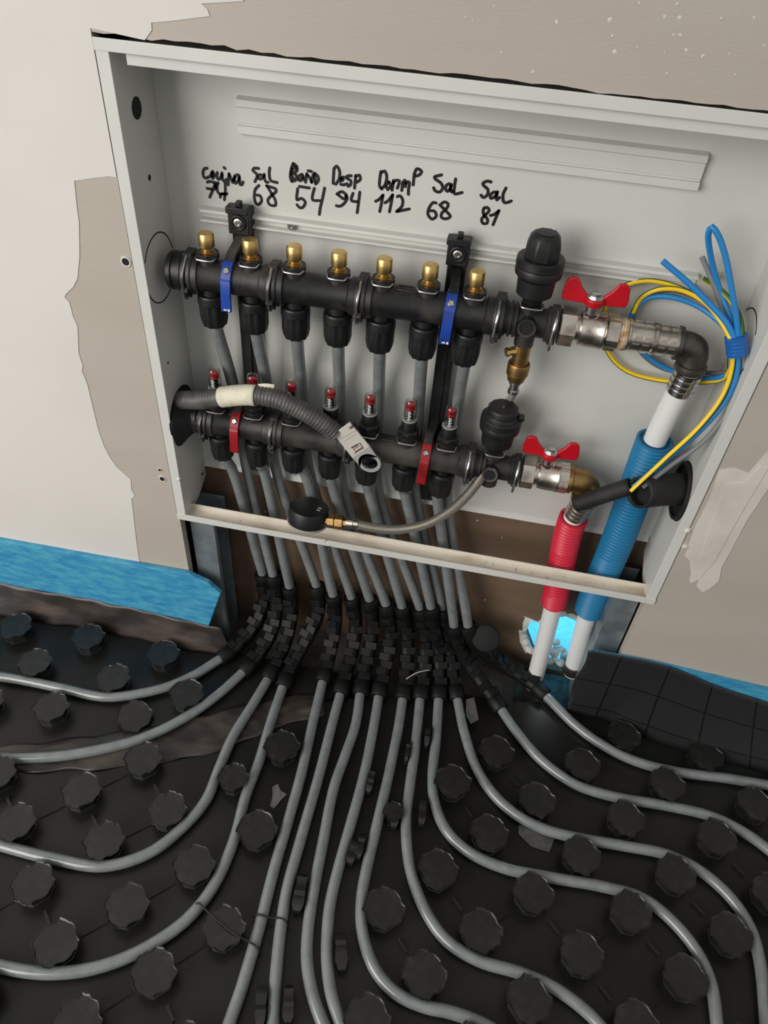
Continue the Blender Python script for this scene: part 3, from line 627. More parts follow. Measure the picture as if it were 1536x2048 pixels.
# press coupling and elbow of the upper valve (white pipe riser)
MB().lathe((512, BY, UZ+1), (1, 0, 0), [(0, 15), (1, 16.4), (4, 15.6), (5, 16.8), (8, 16.2), (9, 15)], 24, rmod=lambda k: random.uniform(.97, 1.03)).build('thread_seal', 'teflon', vu)
pc = MB(); pc.lathe((520, BY, UZ+1), (1, 0, 0), [(0, 15), (1, 16.5), (3, 16.5), (4, 15.2), (26, 15.2), (27, 16.8), (30, 16.8), (31, 15.2), (54, 15.4), (55, 14)], 32)
pcu = pc.build('press_coupling', 'nickel', vu)
pm = MB().obox((0, 0, 0), V((1, 0, 0)), V((0, 1, 0)), V((0, 0, 1)), 3.4, 2.8, .8).mesh('press_mark', 'nickel', 0)
for i, xo in enumerate((530, 540, 556, 566)):
    for a in (20, 62, 104, 146, -22):
        o = put('press_mark', pm, pcu, (xo, BY-15.3*math.sin(math.radians(a)), UZ+1+15.3*math.cos(math.radians(a)))); o.rotation_euler = (math.radians(a), 0, 0)
EX = 592.0
eb = MB(); eb.tube(spline([(574, BY, UZ), (584, BY, UZ-.5), (591.5, BY, UZ-4), (594.2, BY, UZ-11), (594.5, BY, UZ-26)], 1.6), 13.6, 24)
eb.lathe((594.5, BY, UZ-20), (0.03, 0, -1), [(0, 13.6), (1, 16), (6, 16.8), (9, 15.4), (10, 12)], 28); eb.lathe((572, BY, UZ), (1, 0, 0), [(0, 15), (0, 17.4), (4, 17.4), (5, 15)], 24)
eb.build('elbow', 'dark_metal', vu)
# brass elbow of the lower valve
be = MB(); be.lathe((505, BY, LZ), (1, 0, 0), [(0, 14), (0, 17.5), (5, 17.8), (6, 15.8), (10, 15.8)], 26)
be.tube(spline([(512, BY, LZ), (522, BY, LZ-1), (530, BY, LZ-7), (533, BY, LZ-17), (533, BY, LZ-26)], 2), 15.6, 26)
be.lathe((533, BY, LZ-20), (0, 0, -1), [(0, 15.6), (1, 17.8), (9, 17.8), (10, 13)], 26); be.build('brass_elbow', 'brass_dull', vl)

# white riser pipes, press sleeves and corrugated sleeves
def riser(pts, fit0, label, name='riser_pipe'):
    t = thing(name, label, 'pipe', pts[-1]); pa = spline(pts, 8)
    MB().tube(pa, 13, 24).build('white_pipe', 'white_pipe', t)
    L = plen(pa)
    for s0, s1, r, mt in fit0:
        a, d = at_len(pa, s0 if s0 >= 0 else L+s0); n_ = int(abs(s1)/7)
        prof = [(0, 12)]
        for k in range(n_): prof += [(k*7+.2, r), (k*7+4.6, r), (k*7+5.2, r-1.6), (k*7+6.8, r-1.6)]
        prof.append((n_*7, 12)); MB().lathe(a, d, prof, 26).build('press_sleeve', mt, t)
    return pa
top_u = V((594.8, BY, UZ-30)); b1 = PY(1310, 880, 44); b2 = PY(1180, 1215, 52); b3 = PY(1143, 1345, 56)
pu = riser([top_u, b1, (b1+b2)/2+V((2, 0, 0)), b2, b3], [(0, 29, 14.8, 'chrome'), (-24, 24, 15.4, 'dark_metal')], 'white riser pipe coming down through the blue corrugated sleeve')
top_l = V((533, BY, LZ-28)); r1 = PY(1143, 1045, 42); r2 = PY(1108, 1205, 48); r3 = PY(1066, 1372, 50)
pl_ = riser([top_l, r1, r2, r3], [(0, 36, 14.8, 'nickel'), (-26, 26, 15.4, 'dark_metal')], 'white riser pipe coming down through the red corrugated sleeve')
def corr(path, s0, s1, r, mt, name, label, pitch=5.6):
    L0, L1 = s0, s1; n_ = int((L1-L0)/(pitch/6)); pts = [at_len(path, L0+(L1-L0)*k/n_)[0] for k in range(n_+1)]
    # light smoothing of the centre line
    for _ in range(4): pts = [pts[0]]+[(pts[i-1]+pts[i]*2+pts[i+1])/4 for i in range(1, len(pts)-1)]+[pts[-1]]
    b = MB(); b.tube(pts, lambda l, t: r-.5+1.35*min(1, max(-1, 1.5*math.cos(2*math.pi*l/pitch))), 28, caps=False)
    b.tube([pts[0], pts[1], pts[2], pts[3], pts[8]], r-2.2, 28, caps=False)
    x = frame(pts[1]-pts[0]); b.lathe(pts[0], pts[0]-pts[1], [(-.6, r-2.2), (.2, r-2.0), (.2, r), (-.6, r+.6)], 28)
    o = b.build(name, mt, fix=False, smooth=60); return tag(o, label, 'sleeve', 'corrugated pipe sleeves')
def near(path, p):
    s = 0; best = (1e9, 0)
    for a, b in zip(path, path[1:]):
        d = (a-p).length
        if d < best[0]: best = (d, s)
        s += (b-a).length
    return best[1]
corr(pu, near(pu, PY(1312, 880, 44)), near(pu, PY(1178, 1222, 52)), 20.2, 'blue_sleeve', 'corrugated_sleeve', 'long blue corrugated sleeve round the right white pipe')
corr(pl_, near(pl_, PY(1144, 1035, 42)), near(pl_, PY(1110, 1205, 48)), 17.6, 'red_sleeve', 'corrugated_sleeve', 'short red corrugated sleeve round the white pipe below the brass elbow')

# ================================================================== HEATING PIPES
floor_px = [
 [(440, 1318), (385, 1352), (320, 1378), (215, 1394), (130, 1378), (60, 1363), (0, 1353), (-120, 1335)],
 [(485, 1345), (440, 1386), (370, 1435), (280, 1478), (150, 1508), (60, 1516), (0, 1516), (-140, 1505)],
 [(535, 1360), (505, 1410), (465, 1475), (437, 1540), (412, 1600), (365, 1655), (300, 1705), (210, 1732), (100, 1716), (0, 1690), (-140, 1650)],
 [(565, 1375), (543, 1440), (519, 1520), (492, 1590), (468, 1680), (425, 1775), (370, 1842), (280, 1902), (190, 1936), (110, 1946), (55, 1943), (0, 1933), (-120, 1905)],
 [(645, 1365), (627, 1440), (602, 1550), (577, 1640), (548, 1740), (520, 1850), (500, 1920), (482, 1980), (458, 2048), (430, 2130)],
 [(680, 1390), (664, 1450), (637, 1555), (604, 1670), (574, 1780), (561, 1860), (552, 1950), (546, 2048), (540, 2140)],
 [(720, 1390), (711, 1450), (690, 1512), (668, 1575), (647, 1680), (626, 1790), (616, 1860), (614, 1920), (624, 1985), (646, 2048), (680, 2120)],
 [(757, 1395), (748, 1450), (728, 1550), (701, 1650), (676, 1740), (660, 1810), (654, 1880), (655, 1935), (664, 1995), (682, 2048), (705, 2120)],
 [(805, 1400), (796, 1460), (775, 1560), (754, 1650), (735, 1730), (723, 1800), (725, 1865), (748, 1935), (790, 1985), (850, 2013), (900, 2024), (960, 2046), (1040, 2090)],
 [(840, 1400), (831, 1490), (820, 1570), (812, 1650), (821, 1740), (850, 1820), (892, 1880), (955, 1920), (1040, 1946), (1110, 1977), (1180, 2030), (1240, 2100)],
 [(877, 1400), (872, 1480), (865, 1550), (869, 1605), (892, 1660), (935, 1702), (1005, 1735), (1100, 1755), (1200, 1772), (1285, 1797), (1340, 1838), (1392, 1900), (1420, 1960), (1434, 2048), (1440, 2130)],
 [(915, 1400), (930, 1470), (960, 1550), (1010, 1612), (1080, 1655), (1160, 1677), (1250, 1692), (1335, 1710), (1405, 1745), (1465, 1800), (1500, 1855), (1520, 1925), (1532, 2048), (1536, 2130)],
 [(1003, 1420), (1032, 1462), (1082, 1520), (1150, 1568), (1230, 1594), (1330, 1611), (1420, 1632), (1480, 1660), (1540, 1702), (1600, 1760)],
 [(1092, 1392), (1150, 1450), (1205, 1490), (1270, 1522), (1350, 1543), (1450, 1556), (1540, 1571), (1660, 1590)]]
entry_px = [(525, 1146, 56), (546, 1149, 54), (579, 1172, 52), (633, 1170, 52), (666, 1189, 46), (703, 1194, 54), (739, 1198, 50), (772, 1208, 50), (804, 1212, 50), (840, 1215, 50), (862, 1213, 45), (884, 1215, 56), (908, 1250, 38), (936, 1250, 40)]
mid_px = [(462, 934), (493, 934), (525, 934), (551, 934), (601, 934), (617, 934), (667, 979), (688, 979), (737, 979), (757, 979), (808, 979), (831, 979), (875, 979), (894, 979)]
up_px = [(467, 775), (533, 770), (600, 745), (679, 765), (758, 778), (838, 799), (916, 805)]
PIPES = []; GUIDES = []
for k in range(14):
    i = k//2; lower = (k % 2 == 0); e = entry_px[k]; E = PY(*e); fp = [PZ(u, v, PIPE_Z) for u, v in floor_px[k]]
    if lower: head = [V((lx[i], BY, 103)), V((lx[i]+1, BY+.5, 92)), PY(*mid_px[k], 42)]
    else: head = [V((ux[i], BY, 300)), V((ux[i]+.5, BY+1.5, 286)), PY(*up_px[i], 60), PY(*mid_px[k], 63)]
    dirx = (fp[1]-fp[0]).normalized(); L = (E-fp[0]).length
    dn = (E-head[-1]).normalized()
    g = bezier(E, E+dn*L*.48, fp[0]-dirx*L*.48, fp[0], 22)
    path = spline(head+[E-dn*25], 10)+g[:-1]+spline(fp, 7)
    PIPES.append(path); GUIDES.append(g)
    b = MB(); b.tube(path, PR, 16)
    o = b.build('heating_pipe', 'pipe')
    src = ('flow meter' if lower else 'brass cap')
    tag(o, 'grey heating pipe under the %s %s, %s from left across the floor' % (ORD[i], src, ORD[k]), 'pipe', 'grey heating pipes')
# black bend guides
for k, g in enumerate(GUIDES):
    t = thing('bend_guide', 'black plastic bend guide holding the %s heating pipe from the left' % ORD[k], 'pipe guide', g[-1], 'bend guides')
    L = plen(g); gs = [at_len(g, L*j/40)[0] for j in range(41)]
    MB().tube(gs[2:-2], 11.0, 16).build('guide_channel', 'guide_black', t)
    for s0, s1 in ((0, 20), (L-22, L)):
        a, d = at_len(g, s0); a2, _ = at_len(g, s1-.01)
        MB().lathe(a, a2-a, [(0, 8), (0, 12.2), (1.5, 13), ((a2-a).length-1.5, 12.6), ((a2-a).length, 11.6), ((a2-a).length, 8)], 20).build('guide_collar', 'guide_black', t)
    nT = max(4, int((L-44)/13))
    for j in range(nT):
        a, d = at_len(g, 22+(L-44)*(j+.5)/nT)
        side = d.cross(V((0, 0, 1))) if abs(d.z) < .95 else V((1, 0, 0)); side.normalize(); up = side.cross(d).normalized()
        if up.y > 0 and up.z < .2: up = -up
        off = (3.6 if j % 2 else -3.6)
        MB().obox(a+up*9.6+side*off, side, d, up, 7.6, 5.6, 3.2).build('guide_tab', 'guide_black', t, smooth=0, bevel=.5)

# ================================================================== FLOOR PANELS
def on_floor_seam(x): return PZ(x, 0, 0)
seam_px = [(-200, 1512), (0, 1512), (250, 1487), (480, 1455), (640, 1405), (760, 1390)]
seam = [PZ(u, v, FLOOR_Z) for u, v in seam_px]
MAXX, MAXY = 3390, 12
main = thing('stud_panel', 'large black studded insulation panel filling the foreground floor', 'insulation panel', (400, -400, SLAB_Z))
outl = [V((-2990, seam[0].y, 0))]+[V((s_.x, s_.y, 0)) for s_ in seam]+[V((430, -8, 0)), V((520, -4, 0)), V((560, 6, 0)), V((610, -4, 0)), V((MAXX, -4, 0)), V((MAXX, -3990, 0)), V((-2990, -3990, 0))]
MB().prism([(p.x, p.y, SLAB_Z+.2) for p in outl], (0, 0, FLOOR_Z-SLAB_Z-.2)).build('panel_base', 'panel_film', main, smooth=0)
backp = thing('stud_panel', 'black studded insulation panel lying against the blue foam strip', 'insulation panel', (-200, -100, SLAB_Z))
o2 = [V((-2990, seam[0].y+1, 0))]+[V((s_.x, s_.y+1, 0)) for s_ in seam[:-1]]+[V((300, -14, 0)), V((30, -14, 0)), V((-2990, -14, 0))]
MB().prism([(p.x, p.y, SLAB_Z+.2) for p in o2], (0, 0, FLOOR_Z-SLAB_Z-1.0)).build('panel_base', 'panel_film', backp, smooth=0)
def stud_mesh(seed, r=27.0):
    rd = random.Random(seed); b = MB(); n = 40; hgt = STUD_TOP-FLOOR_Z
    oct_ = lambda a: .93/max(abs(math.cos(a)), abs(math.sin(a)), (abs(math.cos(a))+abs(math.sin(a)))/1.33)
    jit = [rd.uniform(-.03, .03)+(.035 if k % 5 in (0, 1, 2) else -.035) for k in range(n)]
    rings = [(0, .84, 0), (1.6, .83, 0), (2.0, .78, 0), (hgt-7, .74, 0), (hgt-4.0, .80, 0), (hgt-1.8, .95, .9), (hgt+.2, 1.0, 1), (hgt+.1, .965, 1), (hgt-1.0, .93, .8)]
    for z, s_, j in rings:
        for k in range(n):
            a = 2*math.pi*k/n; rr = r*oct_(a)*s_*(1+jit[k]*j); b.v.append(V((rr*math.cos(a), rr*math.sin(a), z+(rd.uniform(-.5, .4) if j > .85 else 0))))
    m_ = len(rings)
    for i in range(m_-1):
        for k in range(n): b.face((i*n+k, i*n+(k+1) % n, (i+1)*n+(k+1) % n, (i+1)*n+k))
    inner = len(b.v)
    for k in range(n):
        a = 2*math.pi*k/n; b.v.append(V((r*.45*math.cos(a), r*.45*math.sin(a), hgt-1.1+rd.uniform(-.25, .25))))
    for k in range(n): b.face(((m_-1)*n+k, (m_-1)*n+(k+1) % n, inner+(k+1) % n, inner+k))
    b.face(range(inner, inner+n))
    return b.mesh('stud', 'stud_film', 28)
SM = [stud_mesh(s_) for s_ in range(5)]
allp = [p for path in PIPES for p in path if p.z < -235]
def pdist(x, y):
    best = (1e9, None)
    for p in allp:
        d = math.hypot(p.x-x, p.y-y)
        if d < best[0]: best = (d, p)
    return best
rib = MB().box(-9, 9, -1.6, 1.6, 0, 4.5).mesh('rib', 'stud_film', 0)
groove = MB().box(-17, 17, -.9, .9, 0, .9).mesh('seam_ridge', 'hole_black', 0)
sites = {}
def seam_y(x):
    for a, b in zip(seam, seam[1:]):
        if a.x <= x <= b.x: return a.y+(b.y-a.y)*(x-a.x)/(b.x-a.x)
    return -4 if x > seam[-1].x else seam[0].y
for i in range(-9, 21):
    for j in range(-3, 9):
        if (i+j) % 2: continue
        x, y = 8+60.9*i, -473+60.9*j
        if y > seam_y(x)-22 or (x > 560 and y > -38) or (x < 560 and y > -75 and x > 200): continue
        d, p = pdist(x, y); k = 1.0; nx, ny = x, y
        if d < 27.5:
            dx, dy = (x-p.x)/max(d, .1), (y-p.y)/max(d, .1); push = min(27.5-d, 9); nx += dx*push; ny += dy*push
            d2, _ = pdist(nx, ny); k = max(0, min(1, (d2-7.6)/19.5))
        if k < .42: continue
        sites[(i, j)] = (nx, ny, k)
        put('stud', SM[(i*3+j*7) % 5], main, (nx, ny, FLOOR_Z), random.choice((0, 1, 2, 3))*math.pi/2+random.uniform(-.06, .06), (k, k, 1))
for (i, j), (x, y, k) in sites.items():
    for di, dj in ((1, -1), (1, 1)):
        if (i+di, j+dj) not in sites: continue
        x2, y2, _ = sites[(i+di, j+dj)]; mx_, my_ = (x+x2)/2, (y+y2)/2
        if pdist(mx_, my_)[0] < (20 if dj < 0 else 22): continue
        put('rib' if dj < 0 else 'seam_ridge', rib if dj < 0 else groove, main, (mx_, my_, FLOOR_Z), math.atan2(y2-y, x2-x))
for n_, (u, v) in enumerate([(30, 1250), (175, 1272), (325, 1305), (65, 1330), (225, 1355), (375, 1388), (100, 1412), (-60, 1300), (-30, 1400)]):
    p = PZ(u, v, STUD_TOP); d, q = pdist(p.x, p.y); k = 1.
    if d < 27.5:
        dd = V((p.x-q.x, p.y-q.y, 0)).normalized(); p = p+dd*min(27.5-d, 9); k = max(.5, min(1, (pdist(p.x, p.y)[0]-7.6)/19.5))
    put('stud', SM[n_ % 5], backp, (p.x, p.y, FLOOR_Z-.8), random.uniform(-.2, .2), (k, k, 1))
p = PZ(268, 1432, FLOOR_Z+4); o = put('stud', SM[2], backp, (p.x, p.y, FLOOR_Z-13), .3); o.rotation_euler = (.12, .05, .3)
# crushed narrow studs squeezed between the close pipes
def crushed(seed):
    rd = random.Random(seed); b = MB(); n = 9; L_ = 20
    for i in range(n):
        y = -L_+2*L_*i/(n-1); wd = 1.0*(.62 if i in (0, n-1) else 1)*rd.uniform(.85, 1.1); h = (20+rd.uniform(-1.5, 1)) if 0 < i < n-1 else 16
        b.v += [V((-wd*.9, y, 0)), V((-wd, y, h)), V((wd, y, h+rd.uniform(-1, .6))), V((wd*.9, y, 0))]
    for i in range(n-1):
        for k in range(3): b.face((i*4+k, i*4+k+1, i*4+5+k, i*4+4+k))
    b.face((0, 1, 2, 3)); m_ = (n-1)*4; b.face((m_+3, m_+2, m_+1, m_)); return b.mesh('stud', 'stud_film', 28)
CM = [crushed(k) for k in range(4)]
for n_, (u, v, hw, sl) in enumerate([(664, 1450, 4, .9), (598, 1600, 5, .8), (651, 1590, 3, 1.1), (600, 1782, 7, 1.1), (706, 1700, 7, .8), (721, 1690, 5, .8), (790, 1625, 6, .9), (742, 1560, 4, .8), (640, 1885, 4, .9), (682, 1900, 7, 1.0), (522, 2010, 6, 1.0), (577, 2005, 6, .9), (700, 1500, 4, .8), (815, 1500, 4, .8), (855, 1470, 4, .8), (655, 1480, 3, 1.), (845, 1620, 5, .9)]):
    p = PZ(u, v, STUD_TOP-4); d, q = pdist(p.x, p.y); hw = min(hw, d-7.7)
    if hw < 1.4: continue
    bp_, bi_ = min(((P_, i_) for P_ in PIPES for i_ in range(len(P_)-1) if P_[i_].z < -235), key=lambda t_: (t_[0][t_[1]].x-p.x)**2+(t_[0][t_[1]].y-p.y)**2)
    dd = bp_[bi_+1]-bp_[bi_]; ang = math.atan2(dd.y, dd.x)-math.pi/2
    put('stud', CM[n_ % 4], main, (p.x, p.y, FLOOR_Z), ang, (hw, sl, 1))

# plastic film fold between the two panels
def film_pt(top_px, bot_px, amp, seed, zf):
    T = spline([PZ(u, v, FLOOR_Z) for u, v in top_px], 25); B = spline([PZ(u, v, FLOOR_Z) for u, v in bot_px], 25); rd = random.Random(seed); ph = [rd.uniform(0, 6) for _ in range(6)]
    LT, LB = plen(T), plen(B)
    def fn(a, c):
        p = at_len(T, min(LT*a, LT-.01))[0]; q = at_len(B, min(LB*a, LB-.01))[0]; r = p+(q-p)*c
        wv = math.sin(a*23+c*5+ph[0])*.5+math.sin(a*57-c*9+ph[1])*.3+math.sin(a*11+c*13+ph[2])*.4
        return V((r.x, r.y+2*math.sin(a*40+ph[3]), zf(a, c)+amp*abs(wv)))
    return fn
ff = film_pt([(-60, 1500), (60, 1488), (250, 1462), (430, 1425), (560, 1395), (650, 1385)], [(-60, 1545), (60, 1545), (250, 1535), (430, 1505), (560, 1455), (650, 1430)], 2.2, 3, lambda a, c: FLOOR_Z+.4+2.5*math.sin(c*3.14))
tag(MB().grid(ff, 90, 12).build('plastic_film', 'brown_film', smooth=60, fix=False, solid=.3), 'crumpled brownish plastic film over the seam between the floor panels', 'film')

# ================================================================== EDGE STRIPS
fs = MB()
tp = [PY(u, v, -9) for u, v in ((-260, 1035), (-100, 1064), (0, 1082), (200, 1118), (378, 1149), (415, 1166), (441, 1188))]
bt = [PY(u, v, -9) for u, v in ((416, 1256), (380, 1247), (200, 1210), (0, 1172), (-100, 1152), (-260, 1122))]
tag(fs.prism([(p.x, -9, p.z) for p in tp+bt], (0, 8, 0)).build('foam_strip', 'blue_foam', smooth=0, bevel=1.2), 'blue foam edge strip along the foot of the white wall', 'foam strip')
# film skirt hanging from the left foam onto the panel
tl = [PY(u, v, -9.6) for u, v in ((-260, 1115), (-100, 1145), (0, 1166), (200, 1203), (380, 1242), (440, 1256))]
bl = [PZ(u, v, FLOOR_Z+1) for u, v in ((-260, 1180), (-100, 1212), (0, 1232), (200, 1262), (380, 1300), (470, 1312))]
TL, BL = spline(tl, 20), spline(bl, 20)
def sk_(a, c):
    p = at_len(TL, min(plen(TL)*a, plen(TL)-.01))[0]; q = at_len(BL, min(plen(BL)*a, plen(BL)-.01))[0]
    r = p+(q-p)*c; r.z -= 6*math.sin(c*math.pi)*.6; r.y += 1.0*math.sin(a*70)+.8*math.sin(a*33+c*7); r.z += .8*math.sin(a*51+c*11); r.z = max(r.z, FLOOR_Z+.3); r.y = min(r.y, -9.4); return r
tag(MB().grid(sk_, 110, 10).build('film_skirt', 'brown_film', smooth=60, fix=False, solid=.3), 'dirty film skirt between the blue foam strip and the studded panel', 'film')
# right strip: dark gridded film leaning on the wall, foam behind
tr = [PY(u, v, -6) for u, v in ((1176, 1300), (1240, 1311), (1340, 1333), (1430, 1370), (1536, 1405), (1680, 1450))]
br = [PZ(u, v, FLOOR_Z+1.5) for u, v in ((1128, 1392), (1190, 1430), (1290, 1475), (1400, 1510), (1536, 1545), (1700, 1585))]
TR, BR = spline(tr, 15), spline(br, 15); LR = plen(TR)
def rs_(a, c):
    p = at_len(TR, min(LR*a, LR-.01))[0]; q = at_len(BR, min(plen(BR)*a, plen(BR)-.01))[0]; r = p+(q-p)*c
    r.y += 9*c*(1-c)*2.2; r.y = min(r.y, -4.5) if r.z > FLOOR_Z else r.y
    if a < .02: r.x += 3*math.sin(c*9)
    return r
gs_ = MB().grid(rs_, 60, 14, lambda a, c: (a*LR/68+.32, c*2.45-.05))
rst = thing('edge_strip', 'dark gridded foam edge strip leaning against the wall at the right', 'foam strip', (700, -20, FLOOR_Z))
gs_.build('film_face', 'grid_film', rst, smooth=60, fix=False, solid=.8)
bf = [PY(u, v, -4) for u, v in ((1182, 1302), (1240, 1312), (1340, 1332), (1430, 1353), (1536, 1378), (1680, 1414))]
MB().prism([(p.x, -4, p.z) for p in bf]+[(bf[-1].x, -4, -255), (bf[0].x, -4, -255)], (0, 3.6, 0)).build('foam_core', 'blue_foam', rst, smooth=0)

# ================================================================== GAUGE AND HOSE
gn = V((.06, .20, .97)).normalized(); base = PY(615, 1043, 6)
gg = thing('pressure_gauge', 'round black pressure gauge lying face down on the cabinet bottom rail', 'gauge', base)
MB().lathe(base, gn, [(0, 25), (1.2, 26.6), (4, 27), (22, 26.4), (23.4, 25.6), (24, 24), (24, 0)], 48).build('gauge_case', 'black_clean', gg)
MB().lathe(base, gn, [(-1.6, 25), (-1.4, 27), (.8, 27.6), (1.6, 27)], 48).build('gauge_bezel', 'tag_grey', gg)
gx = V((1, -.15, -.1)); gx = (gx-gn*gx.dot(gn)).normalized(); gy = gn.cross(gx)
for dy in (3, -2.5): MB().obox(base+gn*24.3+gx*14+gy*dy, gx, gy, gn, 2.4, 1.0, .4).build('gauge_mark', 'tag_grey', gg, smooth=0)
g0 = base+gn*11+gx*25
h_end = PY(708, 1047, 4)
ga = (h_end-g0).normalized(); Lg = (h_end-g0).length
MB().lathe(g0, ga, [(0, 6), (4, 6), (4, 8.4), (12, 8.4), (12.5, 6), (14, 6), (14, 9.4), (24, 9.4), (24, 6), (Lg-8, 6)], 6).build('gauge_fitting', 'brass_dull', gg)
MB().lathe(h_end-ga*10, ga, [(0, 5), (0, 7), (9, 7), (10, 6.2), (16, 6.2), (17, 5)], 20).build('hose_ferrule', 'nickel', gg)
hp_ = [h_end, PY(740, 1054, 4), PY(790, 1059, 4), PY(850, 1049, 6), PY(900, 1022, 9), PY(935, 990, 13), PY(955, 965, 18), PY(968, 945, 24)]
tag(MB().tube(spline(hp_, 3), 6.0, 16).build('braided_hose', 'braid', smooth=60, fix=False), 'thin braided steel hose curving from the gauge up to the lower manifold', 'hose', 'braided hoses')
tag(MB().tube(spline([(419, BY, 264), (419, 46, 250), (418, 64, 230), (416, 68, 190), (414, 68, 160)], 3), 5.0, 16).build('braided_hose', 'braid', smooth=60, fix=False), 'short braided hose from the brass drain cock down behind the lower air vent', 'hose', 'braided hoses')

# ================================================================== CONDUIT WITH LABEL, TAG
cpx = [(345, 802, 34), (372, 800, 22), (405, 800, 14), (445, 794, 10), (500, 790, 9), (555, 799, 9), (605, 822, 10), (645, 846, 11), (672, 866, 12)]
cp = spline([PY(*q) for q in cpx], 1.15)
cp[0].x = max(cp[0].x, 12.6)
cp = [p for p in cp if p.x > 12.8]
t = thing('corrugated_conduit', 'dark grey corrugated conduit coming from the left side over the lower manifold', 'conduit', cp[-1])
MB().tube(cp, lambda l, tt: 11.3+.55*math.cos(2*math.pi*l/4.0), 24, caps=False).build('conduit_tube', 'conduit', t, smooth=60, fix=False)
MB().tube([cp[-1], cp[-4], cp[-12], cp[-20]], 9.6, 20, caps=False).build('conduit_bore', 'hole_black', t, fix=False)
MB().lathe(cp[-12], cp[-1]-cp[-12], [(0, 9.5), (.2, 0)], 20).build('conduit_plug', 'hole_black', t)
s0, s1 = near(cp, PY(443, 794, 10)), near(cp, PY(514, 791, 9)); lp = [at_len(cp, s0+(s1-s0)*k/14)[0] for k in range(15)]
lb = MB(); lb.tube(lp, 12.6, 28, caps=False); lbo = lb.build('paper_label', 'label_cream', t, smooth=60, fix=False, solid=.3)
pz = PY(516, 772, 14); MB().strap(spline([pz, PY(532, 771, 14), PY(548, 773, 16)], 3), (.1, .3, 1), 5, .5).build('loose_label_end', 'label_cream', t)
TY = 6.0
def tp_(cx, cy): return PY(640+cx/10.97, 830+cy/10.97, TY)
tg = thing('plastic_tag', 'pale grey plastic key tag with ring hanging from the conduit end', 'tag', tp_(1080, 1290))
A, B_, C_, D_ = tp_(345, 385), tp_(650, 165), tp_(1090, 695), tp_(712, 950); A2 = tp_(318, 450)
MB().prism([A2, A, B_, C_, D_], (0, 2.4, 0)).build('tag_plate', 'tag_face', tg, smooth=0, bevel=.4)
rc = tp_(1085, 1060); ro = (tp_(1330, 1060)-rc).length*1.0; ri = ro*.72
ou = []; inn = []
for k in range(41):
    a = 2*math.pi*k/40; ou.append(rc+V((math.cos(a)*ro, .2, math.sin(a)*ro))); inn.append(rc+V((math.cos(a)*ri, .2, math.sin(a)*ri)))
rg = MB()
for k in range(40): rg.prism([ou[k], ou[k+1], inn[k+1], inn[k]], (0, 2.6, 0))
dirT = ((C_+D_)/2-rc)
n1 = (C_-rc); n2 = (D_-rc)
def circ(ang): return rc+V((math.cos(ang)*ro*.98, .2, math.sin(ang)*ro*.98))
def ci(ang): return rc+V((math.cos(ang)*ri, .2, math.sin(ang)*ri))
a1 = math.atan2(n1.z, n1.x); a2 = math.atan2(n2.z, n2.x)
arcs = [ci(a1-.25+(a2-a1+.5)*k/10) for k in range(11)]
rg.prism([C_+V((0, .2, 0)), circ(a1-.75)]+arcs+[circ(a2+.75), D_+V((0, .2, 0))], (0, 2.4, 0)) if a2 > a1 else rg.prism([C_, circ(a1), circ(a2), D_], (0, 2.4, 0))
rg.build('tag_ring', 'tag_grey', tg, smooth=0)
def tline(pts, w_, mt):
    b = MB(); f = [tp_(*q)+V((0, -.25, 0)) for q in pts]; b.strap(f, (0, 1, 0), .5, w_); b.build('tag_mark', mt, tg, smooth=0)
tline([(430, 530), (790, 330)], .5, 'tag_grey'); tline([(520, 580), (790, 405)], .4, 'tag_grey')
tline([(690, 720), (840, 635)], 1.3, 'ink'); tline([(865, 605), (935, 705), (790, 800)], 1.6, 'wire_dark_grey'); tline([(955, 715), (790, 815), (735, 745), (850, 675)], .8, 'red_clamp'); tline([(780, 815), (765, 850)], .8, 'red_clamp')
for k in range(3): tline([(640+30*k, 300-22*k), (670+30*k, 250-22*k), (690+22*k, 310-22*k)], .8, 'ink')

# ================================================================== LEFT GROMMET, RIGHT INSULATION TUBES
tag(MB().lathe((12.6, 34, 150), (1, 0, 0), [(0, 36), (1.5, 36), (4, 33), (10, 24), (18, 16.5), (26, 15.6)], 36, rmod=lambda k: 1+.05*math.sin(k*.9)).build('rubber_grommet', 'rubber'), 'black rubber grommet cone where the lower manifold meets the left side', 'grommet')
hx0 = V((W-13, 38, 163))
e1 = PY(1278, 985, -12)
ins = thing('insulation_tube', 'thick black foam tube through the right side with wires leaving its mouth', 'tube', hx0)
pa = spline([hx0, hx0+(e1-hx0)*.5+V((0, -2, 3)), e1], 4)
MB().tube(pa, lambda l, t_: 19.5-1.2*l/t_, 24, caps=False).build('tube_wall', 'rubber', ins, smooth=60, fix=False, solid=3)
MB().lathe(pa[-4], pa[-1]-pa[-4], [(0, 16), (.2, 0)], 20).build('tube_bore', 'hole_black', ins)
e2 = PY(1152, 1008, 8); e3 = PY(1262, 972, 2)
tag(MB().tube(spline([e3, (e2+e3)/2+V((0, -1, 1)), e2], 4), 10, 18, caps=False).build('split_tube', 'rubber', smooth=60, fix=False, solid=3), 'thin black split foam tube pointing at the brass elbow', 'tube')
rgm = MB(); rgm.strap([V((W-13.5, 38+math.cos(a)*33.5, 160+math.sin(a)*33.5)) for a in [2*math.pi*k/48 for k in range(49)]], (1, 0, 0), 5, 4)
tag(rgm.build('opening_grommet', 'rubber'), 'black rubber edging round the opening in the right cabinet side', 'grommet')

